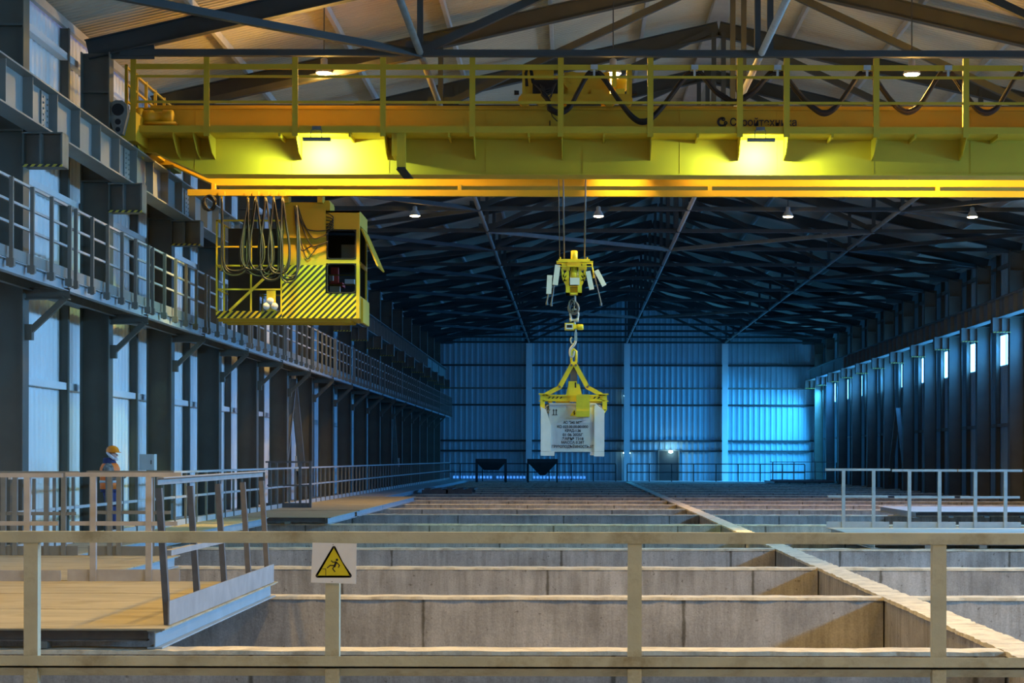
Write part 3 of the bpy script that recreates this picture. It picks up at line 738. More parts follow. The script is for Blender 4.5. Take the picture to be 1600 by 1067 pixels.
        m.box(c.x-.1, c.x+.08, 38.9, 38.99, 6.78+CAMZ, 6.86+CAMZ); m.part('hanging_chain', 'frame_dark', fl_)
        ld = bpy.data.lights.new('flood_light', 'AREA'); ld.shape = 'RECTANGLE'; ld.size = .5; ld.size_y = .08; ld.energy = FLOOD_POWER; ld.color = (0.62, 1.0, 0.45)
        lo = bpy.data.objects.new('flood_light', ld); COL.objects.link(lo); lo.parent = base
        zl = -ax; xl_ = Vector((1, 0, 0)); yl = zl.cross(xl_)
        lo.matrix_local = Matrix.Translation(q0+ax*.045-WORLD(base)) @ Matrix((xl_, yl, zl)).transposed().to_4x4()
    # railing along the left end truck
    for s in (-1, 1):
        xr_ = mx(-9.28, s)
        m = MB()
        for zz in (8.1, 7.75, 7.4): m.box(xr_-.02, xr_+.02, 39.0, 43.6, zz+CAMZ-.02, zz+CAMZ+.02)
        e = m.part('end_railing', 'yellow', base)
        for t in range(6):
            y = 39.05+.9*t
            m = MB(); m.box(xr_-.03, xr_+.03, y-.03, y+.03, 8.7, 8.15+CAMZ); m.part('railing_post', 'yellow', e)
    # drive motor on the deck
    c = pt(238, 184, 39.45)
    m = MB(); m.lathe((c.x-.2, 39.45, c.z), [(.05, 0), (.14, .01), (.14, .2), (.11, .22), (.11, .4), (.15, .42), (.15, .6), (.12, .63)], 18, (1, 0, 0)); m.box(c.x-.35, c.x-.2, 39.3, 39.6, c.z-.15, c.z+.15); m.box(c.x-.35, c.x+.5, 39.3, 39.6, c.z-.17, c.z-.12); m.part('drive_motor', 'yellow', base, True)
    # festoon rail under the far girder
    xa = X(293, 41.3)
    m = MB(); m.box(xa, mx(-9.0, 1), 41.25, 41.37, pt(0, 307, 41.3).z, pt(0, 297.5, 41.3).z); m.part('festoon_rail', 'yellow', base)
    for xx in (-7.9, -2.5, 3.0, 8.0):
        m = MB(); m.box(xx-.04, xx+.04, 41.27, 41.5, pt(0, 299, 41.3).z, zb+.06); m.part('rail_hanger', 'yellow', base)
    # lettering on the near web
    c = pt(1139, 196, 39.78)
    text_mesh('lettering', '\u0421\u0442\u0440\u043e\u0439\u0442\u0435\u0445\u043d\u0438\u043a\u0430', .225, c, 'ink', base, .93, .004, .003, 'LEFT')
    lg = MB(); c = pt(1127, 190, 39.78)
    for i in range(14):
        a0, a1 = PI*.35+i*PI*1.25/14, PI*.35+(i+1)*PI*1.25/14
        r0, r1 = .055, .105
        lg.prism([(c.x+r0*math.cos(a0), c.y, c.z+r0*math.sin(a0)), (c.x+r1*math.cos(a0), c.y, c.z+r1*math.sin(a0)), (c.x+r1*math.cos(a1), c.y, c.z+r1*math.sin(a1)), (c.x+r0*math.cos(a1), c.y, c.z+r0*math.sin(a1))], (0, .01, 0))
    for dx, dz, r in ((.03, .06, .05), (.08, -.02, .045), (.05, -.08, .035)):
        for t in range(8):
            a = t*PI/4; lg.box(c.x+dx+r*.6*math.cos(a)-.012, c.x+dx+r*.6*math.cos(a)+.012, c.y, c.y+.01, c.z+dz+r*.6*math.sin(a)-.012, c.z+dz+r*.6*math.sin(a)+.012)
    lg.part('logo', 'ink', base)
    return base
CR = crane()

# trolley on top of the girders
def trolley():
    def P(px, py, Y=40.0): return pt(px, py, Y)
    zr = 7.36+CAMZ+.13
    base = thing('crane_trolley', (0.03, 40.8, zr), 'yellow hoist trolley with drums and motors on top of the crane girders', 'trolley')
    x0, x1 = P(813, 0).x, P(985, 0).x
    m = MB(); m.box(x0, x1, 39.9, 40.05, P(0, 160).z, P(0, 148).z); m.box(x0, x1, 41.75, 41.9, P(0, 160).z, P(0, 148).z)
    for xx in (x0, -.3, .6, x1-.15): m.box(xx, xx+.15, 40.05, 41.75, P(0, 160).z, P(0, 149).z)
    m.part('frame', 'yellow', base)
    for px in (818, 846, 951, 978):
        for yy in (40.05, 41.7):
            c = P(px, 164); m = MB(); m.lathe((c.x, yy-.06, zr+.12), [(.13, 0), (.13, .12)], 18, (0, 1, 0)); m.part('wheel', 'yellow', base)
    m = MB(); c = P(838, 118); m.box(c.x-.3, c.x+.35, 40.0, 40.5, P(0, 150).z, P(0, 101).z); m.part('winch_housing', 'yellow', base)
    m = MB(); m.box(P(831, 0).x, P(871, 0).x, 39.93, 40.0, P(0, 147).z, P(0, 126).z); m.part('cable_bay', 'black', base)
    m = MB(); m.lathe((P(893, 0).x, 40.1, P(0, 124).z), [(.19, 0), (.19, .6)], 24, (0, 1, 0)); m.lathe((P(893, 0).x, 40.05, P(0, 124).z), [(.07, 0), (.07, .1)], 16, (0, 1, 0)); m.part('gearbox', 'yellow', base)
    m = MB(); m.box(P(880, 0).x, P(952, 0).x, 40.2, 40.9, P(0, 150).z, P(0, 110).z); m.box(P(886, 0).x, P(918, 0).x, 40.0, 40.2, P(0, 155).z, P(0, 138).z); m.box(P(922, 0).x, P(948, 0).x, 40.0, 40.2, P(0, 155).z, P(0, 140).z); m.part('hoist_housing', 'yellow', base)
    m = MB(); m.lathe((P(862, 0).x, 41.0, P(0, 122).z), [(.26, 0), (.26, 1.35)], 28, (1, 0, 0)); m.part('rope_drum', 'grey', base)
    m = MB(); m.lathe((P(955, 0).x, 40.3, P(0, 128).z), [(.14, 0), (.14, .3), (.1, .32)], 18, (1, 0, 0)); m.part('hoist_motor', 'yellow2', base, True)
    m = MB(); m.box(P(955, 0).x, P(962, 0).x, 40.0, 40.06, P(0, 136).z, P(0, 108).z); m.box(P(978, 0).x, P(985, 0).x, 40.0, 40.1, P(0, 150).z, P(0, 100).z); m.box(P(961, 0).x, P(975, 0).x, 39.95, 40.1, P(0, 148).z, P(0, 139).z); m.part('terminal_box', 'yellow2', base)
    m = MB(); m.tube([P(822, 135), P(820, 115), P(824, 103), P(829, 112), P(832, 130)], .035, 8); m.part('cable_arch', 'black', base, True)
    for px in (806, 990):
        m = MB(); c = P(px, 145); m.lathe((c.x-.05, 40.0, c.z), [(.05, 0), (.045, .1)], 12, (1, 0, 0)); m.part('buffer', 'black', base)
    for px in (817, 984):
        m = MB(); m.box(P(px, 0).x-.03, P(px, 0).x+.03, 39.98, 40.04, P(0, 150).z, P(0, 104).z); m.part('guard_post', 'yellow', base)
    m = MB(); c = P(858, 0); m.tube([P(858, 165), P(858, 196, 39.75)], .012, 6); m.tube([P(859, 173, 39.7), P(862, 182, 39.7), P(869, 189, 39.7), P(872, 189, 39.7)], .012, 6); m.part('drop_cable', 'black', base)
    # tangle of small cables in the bay
    m = MB()
    for i in range(6):
        a = P(834+3*i, 132+2*(i % 3), 39.9); b = P(868-i, 130+2*i, 39.9); mid = (a+b)/2 - Vector((0, 0, .12+.03*i))
        m.tube([a, a*.6+mid*.4-Vector((0, 0, .05)), mid, b*.6+mid*.4-Vector((0, 0, .05)), b], .014, 6)
    m.part('cable_loop', 'cable', base)
trolley()

# festoon along the crane handrail
def sag(a, b, drop, n=14, lean=0.0):
    a, b = Vector(a), Vector(b); out = []
    for i in range(n+1):
        t = i/n; p = a.lerp(b, t); p.z -= drop*(1-(2*t-1)**2)**.9; out.append(p)
    return out
def catmull(P, n=6):
    P = [Vector(p) for p in P]; P = [P[0]*2-P[1]]+P+[P[-1]*2-P[-2]]; out = []
    for i in range(1, len(P)-2):
        for j in range(n):
            t = j/n; a, b, c, d = P[i-1:i+3]
            out.append(0.5*((2*b)+(c-a)*t+(2*a-5*b+4*c-d)*t*t+(3*b-a-3*c+d)*t*t*t))
    out.append(P[-2]); return out
cars = [927, 1083, 1212, 1351, 1477, 1598]
YF_ = 39.22
for i, px in enumerate(cars):
    c = pt(px, 107, YF_)
    base = thing('cable_carrier', (c.x, YF_, c.z-.2), 'small galvanised cable carrier on the crane handrail, %s from the trolley' % word(i), 'cable carrier', 'cable carriers on the crane handrail')
    m = MB(); m.box(c.x-.075, c.x+.075, YF_-.26, YF_+.05, c.z-.07, c.z+.03); m.part('body', 'galv', base)
    m = MB(); m.box(c.x-.022, c.x+.022, YF_-.24, YF_-.2, c.z-.2, c.z-.07); m.part('clamp', 'galv', base)
loops = [(845, 145, 927, 113, 872, 173), (927, 113, 1083, 113, 1003, 187), (1083, 113, 1212, 113, 1147, 156), (1212, 113, 1351, 113, 1287, 173), (1351, 113, 1477, 113, 1417, 171), (1477, 113, 1598, 113, 1540, 172)]
for i, (ax, ay, bx, by, lx, ly) in enumerate(loops):
    m = MB()
    for q, (dy, dz) in enumerate(((0, 0), (.04, .012), (-.04, -.015), (.02, -.04), (-.02, .035))):
        A = pt(ax, ay, YF_); B = pt(bx, by, YF_); Lo = pt(lx, ly, YF_)
        k = q*.012
        P = [A, A.lerp(Lo, .12)+Vector((.05, 0, .04)) if i else A.lerp(Lo, .3), A.lerp(Lo, .5)+Vector((0, 0, -.03-k)), Lo+Vector((-.22, 0, .07)), Lo+Vector((0, 0, -k)), Lo+Vector((.22, 0, .07)), B.lerp(Lo, .5)+Vector((0, 0, -.03-k)), B.lerp(Lo, .12)+Vector((-.05, 0, .04)), B]
        P = [p+Vector((0, dy, dz*(.6 if j in (0, 8) else 1))) for j, p in enumerate(P)]
        m.tube(catmull(P, 5), .031, 7)
    m.thing('festoon_cable', 'black', 'thick black cable loop along the crane railing, %s loop from the trolley' % word(i), 'cable', 'black cable loops on the crane', smooth=True)

# ------------------------------------------------------------------ operator cabin
def cabin():
    Y0, Y1 = 41.9, 43.5
    def P(px, py, Y=Y0): return pt(px, py, Y)
    def bx(m, x0, y0, x1, y1, d0=0.0, d1=.05):
        a, b = P(x0, y0), P(x1, y1); m.box(a.x, b.x, Y0+d0, Y0+d1, b.z, a.z); return m
    base = thing('operator_cabin', (P(449, 0).x, (Y0+Y1)/2, P(0, 498).z), 'yellow crane operator cabin with open cage side and black striped skirt', 'cabin')
    D = Y1-Y0
    # body panels
    m = MB(); bx(m, 440, 330, 509, 415, 0, .04); bx(m, 556, 330, 561, 498, 0, .04); bx(m, 509, 330, 556, 359, 0, .04); bx(m, 509, 406, 556, 412, 0, .04)
    m.part('front_panel', 'yellow', base)
    m = MB(); bx(m, 440, 328, 508, 373, -.06, -.0); m.part('equipment_cover', 'yellow', base)
    m = MB(); bx(m, 440, 415, 508, 498, 0, .04); bx(m, 508, 459, 556, 498, 0, .04); m.part('striped_skirt', 'hazard_cab', base)
    m = MB(); bx(m, 440, 330, 561, 333, 0, D); m.part('roof_panel', 'yellow', base)
    m = MB(); bx(m, 440, 494, 561, 498, 0.04, D); bx(m, 440, 333, 442, 494, .04, D); m.part('floor_panel', 'yellow', base)
    m = MB(); a, b = P(442, 333), P(559, 494); m.box(a.x, b.x, Y1-.04, Y1, b.z, a.z); m.part('rear_panel', 'dark', base)
    # right side wall with an opening
    xr = P(561, 0).x; z = lambda py: P(0, py).z
    m = MB(); m.box(xr-.04, xr, Y0+.04, Y1, z(352), z(333)); m.box(xr-.04, xr, Y0+.04, Y1, z(494), z(462)); m.box(xr-.04, xr, Y0+.04, Y0+.14, z(462), z(352)); m.box(xr-.04, xr, Y1-.12, Y1-.04, z(462), z(352)); m.box(xr-.04, xr, Y0+.14, Y1-.12, z(414), z(408))
    m.part('side_panel', 'yellow', base)
    m = MB(); m.box(xr, xr+.05, Y0+.3, Y1, z(503), z(465)); m.part('side_step', 'yellow', base)
    # tilted side window flap
    m = MB(); m.prism([(xr+.01, Y0+.1, z(357)), (xr+.38, Y0+.1, z(416)), (xr+.38, Y1-.1, z(416)), (xr+.01, Y1-.1, z(357))], (.03, 0, .015)); m.part('window_flap', 'yellow', base)
    # two front windows with rounded rubber rim
    for nm, (x0, y0, x1, y1) in (('upper', (510, 359.5, 556, 406)), ('lower', (510, 412, 556, 459))):
        a, b = P(x0, y0), P(x1, y1)
        def rr(inset, y, r):
            out = []; X0, X1, Z0, Z1 = a.x+inset, b.x-inset, b.z+inset, a.z-inset
            for cx, cz, s in ((X1-r, Z1-r, 0), (X0+r, Z1-r, 1), (X0+r, Z0+r, 2), (X1-r, Z0+r, 3)):
                for t in range(5): an = s*PI/2+t*PI/8; out.append((cx+r*math.cos(an), y, cz+r*math.sin(an)))
            return out
        o1, o2 = rr(0, Y0-.02, .07), rr(.025, Y0-.02, .055); n = len(o1)
        f = MB(); f.add(o1+o2+[(p[0], Y0+.03, p[2]) for p in o1]+[(p[0], Y0+.03, p[2]) for p in o2],
              [(i, (i+1) % n, n+(i+1) % n, n+i) for i in range(n)]+[(n+i, n+(i+1) % n, 3*n+(i+1) % n, 3*n+i) for i in range(n)]+[(i, 2*n+i, 2*n+(i+1) % n, (i+1) % n) for i in range(n)]+[(2*n+i, 3*n+i, 3*n+(i+1) % n, 2*n+(i+1) % n) for i in range(n)])
        fr = f.part('window_rim', 'black', base)
        g = MB(); g.prism(rr(.025, Y0+.012, .055), (0, .006, 0)); g.part('window_pane', 'glass', fr)
    # rails seen in the lower window, seat and desk inside
    m = MB()
    for py in (430, 445.5): bx(m, 511, py-.8, 556, py+.8, .06, .085)
    m.part('window_guard_bar', 'yellow', base)
    m = MB(); bx(m, 512, 415, 524, 440, .45, .6); bx(m, 512, 440, 532, 446, .3, .8); m.part('operator_seat', 'red', base)
    m = MB(); bx(m, 511, 429, 517, 437, .3, .42); bx(m, 512, 443, 528, 457, .3, .4); m.part('seat_side', 'white', base)
    m = MB(); bx(m, 533, 433, 548, 440, .6, .8); bx(m, 524, 375, 548, 400, 1.0, 1.05); m.part('control_console', 'cabinet', base)
    # cage side
    m = MB()
    for px in (337.8, 391.5, 439): bx(m, px-1.2, 345, px+1.2, 490, 0, .04)
    for py in (345.5, 386.5, 416, 453): bx(m, 337, py-1.2, 440, py+1.2, 0, .04)
    cg = m.part('cage_frame', 'yellow2', base)
    m = MB(); m.beam(P(358, 487, Y0-.01), P(427, 422, Y0-.01), .05, .07, (0, 1, 0)); m.part('cage_brace', 'yellow2', base)
    m = MB(); bx(m, 337, 487, 440, 498, -.01, .04); m.part('cage_skirt', 'hazard_cab', base)
    xl_ = P(337.5, 0).x
    m = MB()
    for yy in (Y0+.8, Y1-.03):
        m.box(xl_, xl_+.04, yy, yy+.03, z(498), z(345))
    for py in (345.5, 416, 453): m.box(xl_, xl_+.03, Y0, Y1, z(py+1), z(py-1))
    m.part('cage_side', 'yellow2', base)
    m = MB()
    for i in range(2):
        px = (391.5, 439)[i]; m.box(P(px-1, 0).x, P(px+1, 0).x, Y1-.03, Y1, z(490), z(345))
    for py in (345.5, 453): m.box(xl_, P(440, 0).x, Y1-.03, Y1, z(py+1), z(py-1))
    m.part('cage_rear', 'yellow2', base)
    m = MB(); m.box(xl_, P(440, 0).x, Y0+.04, Y1, z(498), z(495.5))
    for t in range(3): m.box(P(337, 0).x, P(545, 0).x, Y0+.3+.5*t, Y0+.37+.5*t, z(498)-.06, z(498))
    m.part('cage_floor', 'yellow', base)
    m = MB(); bx(m, 339, 347, 390, 486, 1.3, 1.32); bx(m, 390, 347, 438, 452, 1.3, 1.32); m.part('cage_shade_sheet', 'dark', base)  # added near-black sheet behind the cage; stands in for the shade inside
    # neck on top
    m = MB(); bx(m, 440, 316, 514, 330, .1, .9); bx(m, 505, 312, 512, 330, .2, 1.0); m.part('neck', 'yellow', base)
    m = MB(); a = P(460, 310); 
    for px in (447, 500): m.box(P(px-4, 0).x, P(px+4, 0).x, Y0-.1, Y0+.3, z(318), 5.95+CAMZ+.034)
    m.part('hanger', 'yellow', base)
    # three round lamps
    m = MB(); bx(m, 416, 455, 430, 488, -.0, .04); br = m.part('lamp_bracket', 'yellow2', base)
    for px, py in ((422.5, 471.5), (416.5, 479.5), (429, 479.5)):
        c = P(px, py); l = MB(); l.lathe((c.x, Y0-.1, c.z), [(.02, 0), (.06, .012), (.078, .03), (.078, .07), (.04, .12)], 18, (0, 1, 0)); l.part('spot_lamp', 'white', br, True)
    # cables on the cover
    m = MB()
    for A, C, B in (((463, 322), (478, 358), (508, 361)), ((464, 322), (488, 372), (512, 366)), ((462, 323), (486, 384), (512, 378)), ((459, 322), (470, 391), (487, 384)), ((459, 323), (478, 404), (496, 386))):
        ps = [P(A[0], A[1], Y0-.08), P((A[0]*.5+C[0]*.5)-2, (A[1]+C[1])/2+3, Y0-.09), P(C[0], C[1], Y0-.08), P((C[0]+B[0])/2, (C[1]+B[1])/2+2, Y0-.08), P(B[0], B[1], Y0-.08)]
        m.tube(catmull(ps, 6), .013, 6)
    m.part('control_cable', 'cable', base, True)
    for t in range(5):
        m = MB(); ps = [P(509, 334+5.5*t, Y0-.05), P(515, 336+5*t, Y0-.09), P(520, 341+4*t, Y0-.09), P(515, 349+3*t, Y0-.07), P(509, 352+3*t, Y0-.05)]
        m.tube(catmull(ps, 5), .013, 6); m.part('coiled_lead', 'cable', base, True)
cabin()
# cable loops in front of the cage
YC = 41.3
anch = [346, 387, 399, 414.5, 427.5, 441]
for i, px in enumerate(anch):
    c = pt(px, 304, YC-.07)
    base = thing('cable_carrier', (c.x, c.y, pt(0, 312, YC).z), 'small yellow cable carrier above the cabin cage, %s from the left' % ['first', 'second', 'third', 'fourth', 'fifth', 'sixth'][i], 'cable carrier', 'yellow cable carriers above the cabin')
    m = MB(); m.box(c.x-.07, c.x+.07, YC-.12, YC-.055, pt(0, 308, YC).z, pt(0, 301.5, YC).z)
    m.part('body', 'yellow', base)
    m = MB(); m.box(c.x-.02, c.x+.02, YC-.11, YC-.07, pt(0, 316, YC).z, pt(0, 308, YC).z); m.part('hook', 'yellow', base)
lp = [(346, 387, 434, 36), (387, 399, 428, 30), (399, 414.5, 432, 32), (414.5, 427.5, 438, 32), (427.5, 441, 433, 28), (441, 463, 443, 26)]
rnd = random.Random(3)
for i, (a, b, bot, wd) in enumerate(lp):
    m = MB()
    for q in range(5):
        jx = rnd.uniform(-2.5, 2.5); jb = rnd.uniform(-9, 3); w_ = wd+rnd.uniform(-4, 4); yq = YC-.1-.035*q
        mid = (a+b)/2+jx
        ax, bx_ = a+rnd.uniform(-1.5, 1.5), b+rnd.uniform(-1.5, 1.5)
        if i == 5: bx_ = 463; 
        yb = 322 if i == 5 else 312
        L_ = min(mid-w_*.5, a+2) if i < 1 else mid-w_*.55; R_ = mid+w_*.55
        P = [pt(ax, 311, yq), pt(ax*.55+L_*.45, 345, yq), pt(L_, 385, yq), pt(L_+1, bot+jb-16, yq), pt(mid-w_*.25, bot+jb-3, yq), pt(mid+w_*.25, bot+jb-3, yq), pt(R_-1, bot+jb-16, yq), pt(R_, 385, yq), pt(bx_*.55+R_*.45, 345, yq), pt(bx_, yb, yq)]
        m.tube(catmull(P, 5), .017, 6, mi=q % 2)
    m.thing('festoon_cable', ['cable', 'cable_olive'], 'long loop of olive and black cables before the cabin cage, %s from left' % ['first', 'second', 'third', 'fourth', 'fifth', 'sixth'][i], 'cable', 'cable loops before the cabin cage', smooth=True)
m = MB()
for q in range(7):
    c = pt(325, 319, YC); r1, r2 = .12+.012*(q % 3), .15+.01*(q % 4); tl = rnd.uniform(-.4, .4)
    m.tube([(c.x+r1*math.cos(t*PI/8+tl)+.01*q, YC-.05-.012*q, c.z+r2*math.sin(t*PI/8)) for t in range(17)], .012, 6)
m.thing('cable_coil', 'cable', 'coiled black cable hanging from the left end of the lower crane rail', 'cable', smooth=True)

# ------------------------------------------------------------------ hoisting gear and load
YH = 40.87
def H(px, py, dy=0): return pt(px, py, YH) + Vector((0, dy, 0))
for i, (xt, xb_, yb) in enumerate(((870, 874, 404), (877.5, 881, 404), (915, 913, 404))):
    m = MB(); top = H(xt, 175); m.tube([top, H(xb_, yb)], .02 if i else .012, 6)
    m.thing('hoist_rope', 'rope', 'steel wire rope dropping from crane trolley to yellow hook gear, %s of three' % ['left', 'middle', 'right'][i], 'rope', 'hoist ropes', smooth=True)
def hookgear():
    base = thing('hook_block', H(896, 461), 'yellow hook block with white box lamps hanging on the hoist ropes', 'hook block')
    def bx(m, x0, y0, x1, y1, d0, d1):
        a, b = H(x0, y0), H(x1, y1); m.box(a.x, b.x, YH+d0, YH+d1, b.z, a.z); return m
    m = MB(); c = H(896.5, 405); m.lathe(c, [(.075, -.05), (.075, .17), (.06, .185)], 20); m.part('motor', 'yellow2', base, True)
    m = MB(); bx(m, 872, 405.5, 921, 410, -.12, .12); bx(m, 869, 409, 926, 411, -.2, -.16); bx(m, 869, 409, 926, 411, .16, .2); bx(m, 874, 402, 876, 406, -.03, .03); bx(m, 916, 402, 918, 406, -.03, .03); m.part('crossbar', 'yellow2', base)
    m = MB(); bx(m, 886, 410, 906, 417, -.14, .14); bx(m, 874, 416.5, 926, 418, -.17, -.14); bx(m, 877, 411, 884, 421, -.1, .1); bx(m, 909, 411, 916, 421, -.1, .1)
    bx(m, 878, 418, 890, 422, -.12, .12); bx(m, 903, 418, 915, 422, -.12, .12)
    m.part('sheave_housing', 'yellow2', base)
    m = MB(); m.lathe(H(896.5, 426), [(.09, -.15), (.09, 0.03), (.07, .05), (.07, .14)], 18); m.part('swivel', 'yellow2', base, True)
    for s in (-1, 1):
        m = MB(); bx(m, 896+s*9.5-2, 412, 896+s*9.5+2, 448, -.1, -.05)
        m.beam(H(896+s*18, 420, -.08), H(896+s*16.5, 435, -.08), .05, .05, (0, 1, 0)); m.beam(H(896+s*16.5, 435, -.08), H(896+s*10.5, 447, -.08), .05, .05, (0, 1, 0))
        m.beam(H(896+s*17, 433, -.08), H(896+s*10, 426, -.08), .05, .05, (0, 1, 0)); m.beam(H(896+s*16, 440, -.08), H(896+s*10, 433, -.08), .04, .05, (0, 1, 0))
        m.part('side_plate', 'yellow2', base)
    m = MB(); bx(m, 883.5, 447, 890, 461, -.14, .14); bx(m, 902, 447, 908.5, 461, -.14, .14); bx(m, 883.5, 458, 908.5, 461, -.14, .14); bx(m, 883.5, 446.5, 908.5, 448, .0, .14); bx(m, 890, 449, 902, 458, .05, .1); m.part('lower_frame', 'yellow2', base)
    m = MB(); bx(m, 890, 435, 905, 446, -.17, -.12); m.part('junction_box', 'white', base)
    for (x0, y0, x1, y1, w_) in ((871, 415, 867, 446, .115), (858.5, 431, 857, 460, .11), (918, 424.5, 924, 453, .105), (931, 423, 943.5, 447, .1)):
        m = MB(); m.beam(H(x0, y0, -.1), H(x1, y1, -.1), w_, .1, (0, 1, 0)); m.part('box_lamp', 'white', base)
    for (x0, y0, x1, y1) in ((861, 440, 854, 472), (866, 440, 861, 474), (924, 411, 927, 430), (927, 425, 938.5, 473)):
        m = MB(); m.tube([H(x0, y0, 0), H(x1, y1, 0)], .017, 7); m.lathe(H(x1, y1), [(.025, -.06), (.025, .0)], 8); m.part('guide_rod', 'yellow2' if x0 in (924,) else 'rope', base)
hookgear()
def bow(m, c, r, thick, a0, a1, sx=1, sz=1, n=14, yo=0):
    m.tube([(c.x+sx*r*math.cos(a0+(a1-a0)*t/n), c.y+yo, c.z+sz*r*math.sin(a0+(a1-a0)*t/n)) for t in range(n+1)], thick, 8)
# upper hook with shackle
base = thing('lifting_hook', H(895, 488), 'dark steel hook with a wound cable below the yellow hook block', 'hook')
m = MB(); m.tube([H(898, 461), H(898, 474)], .022, 8); m.part('shank', 'galv', base, True)
m = MB(); c = H(896, 482); m.tube(catmull([H(898, 472), H(902, 478), H(902, 486), H(896, 490), H(890, 486), H(889, 479), H(892, 472)], 5), .035, 8); m.part('hook_body', 'frame_dark', base, True)
m = MB(); 
for q in range(3): bow(m, H(892.5, 478.5, -.05-.02*q), .09+.006*q, .013, 0, 2*PI, .6, 1.3)
m.part('wound_cable', 'rope', base, True)
base = thing('bow_shackle', H(897, 503), 'galvanised bow shackle between the dark hook and the yellow crane scale', 'shackle')
m = MB(); m.tube(catmull([H(892, 499), H(891, 490), H(894, 484), H(900, 484), H(903, 490), H(902, 499)], 5), .022, 8); m.part('bow', 'galv', base, True)
m = MB(); m.lathe(H(889.5, 500), [(.035, 0), (.035, .04), (.02, .05), (.02, .13), (.04, .14), (.04, .2)], 12, (1, 0, 0)); m.part('pin', 'galv', base, True)
base = thing('crane_scale', H(895, 516.5), 'yellow crane scale with black display hanging in the load line', 'scale')
m = MB(); a, b = H(882, 505), H(896.5, 516); m.box(a.x, b.x, YH-.1, YH+.1, b.z, a.z); m.box(b.x, H(901, 0).x, YH-.06, YH+.06, H(0, 514).z, H(0, 507).z); m.part('case', 'yellow2', base)
m = MB(); a, b = H(883.5, 506.3), H(895, 514.8); m.box(a.x, b.x, YH-.115, YH-.1, b.z, a.z); m.part('bezel', 'white', base)
m = MB(); a, b = H(885.3, 508.2), H(893.4, 512.5); m.box(a.x, b.x, YH-.12, YH-.115, b.z, a.z); m.part('display', 'black', base)
m = MB(); m.lathe(H(901, 511), [(.05, 0), (.065, .02), (.065, .12), (.05, .14)], 14, (1, 0, 0)); m.part('end_cap', 'yellow2', base, True)
m = MB(); m.tube([H(897.5, 499), H(897.5, 507)], .02, 8); m.tube([H(899, 514), H(899, 520)], .02, 8); m.part('eye', 'galv', base)
base = thing('chain_link', H(899, 533), 'blue steel link with small hook below the crane scale', 'link')
m = MB(); a, b = H(897, 519), H(901.5, 532); m.box(a.x, b.x, YH-.03, YH+.03, b.z, a.z); m.part('link_body', 'fascia', base)
m = MB(); m.tube(catmull([H(893.5, 527), H(891.5, 530), H(892, 535), H(895.5, 538), H(899, 533), H(899, 531)], 4), .018, 7); m.part('small_hook', 'galv', base, True)
base = thing('swivel_hook', H(893, 562), 'bright silver hook holding the yellow beam grab', 'hook')
m = MB(); m.tube(catmull([H(899, 533), H(897, 538), H(892, 544), H(890.5, 552), H(893, 558), H(896.5, 553), H(897, 548)], 5), .03, 9); m.part('hook_body', 'galv', base, True)

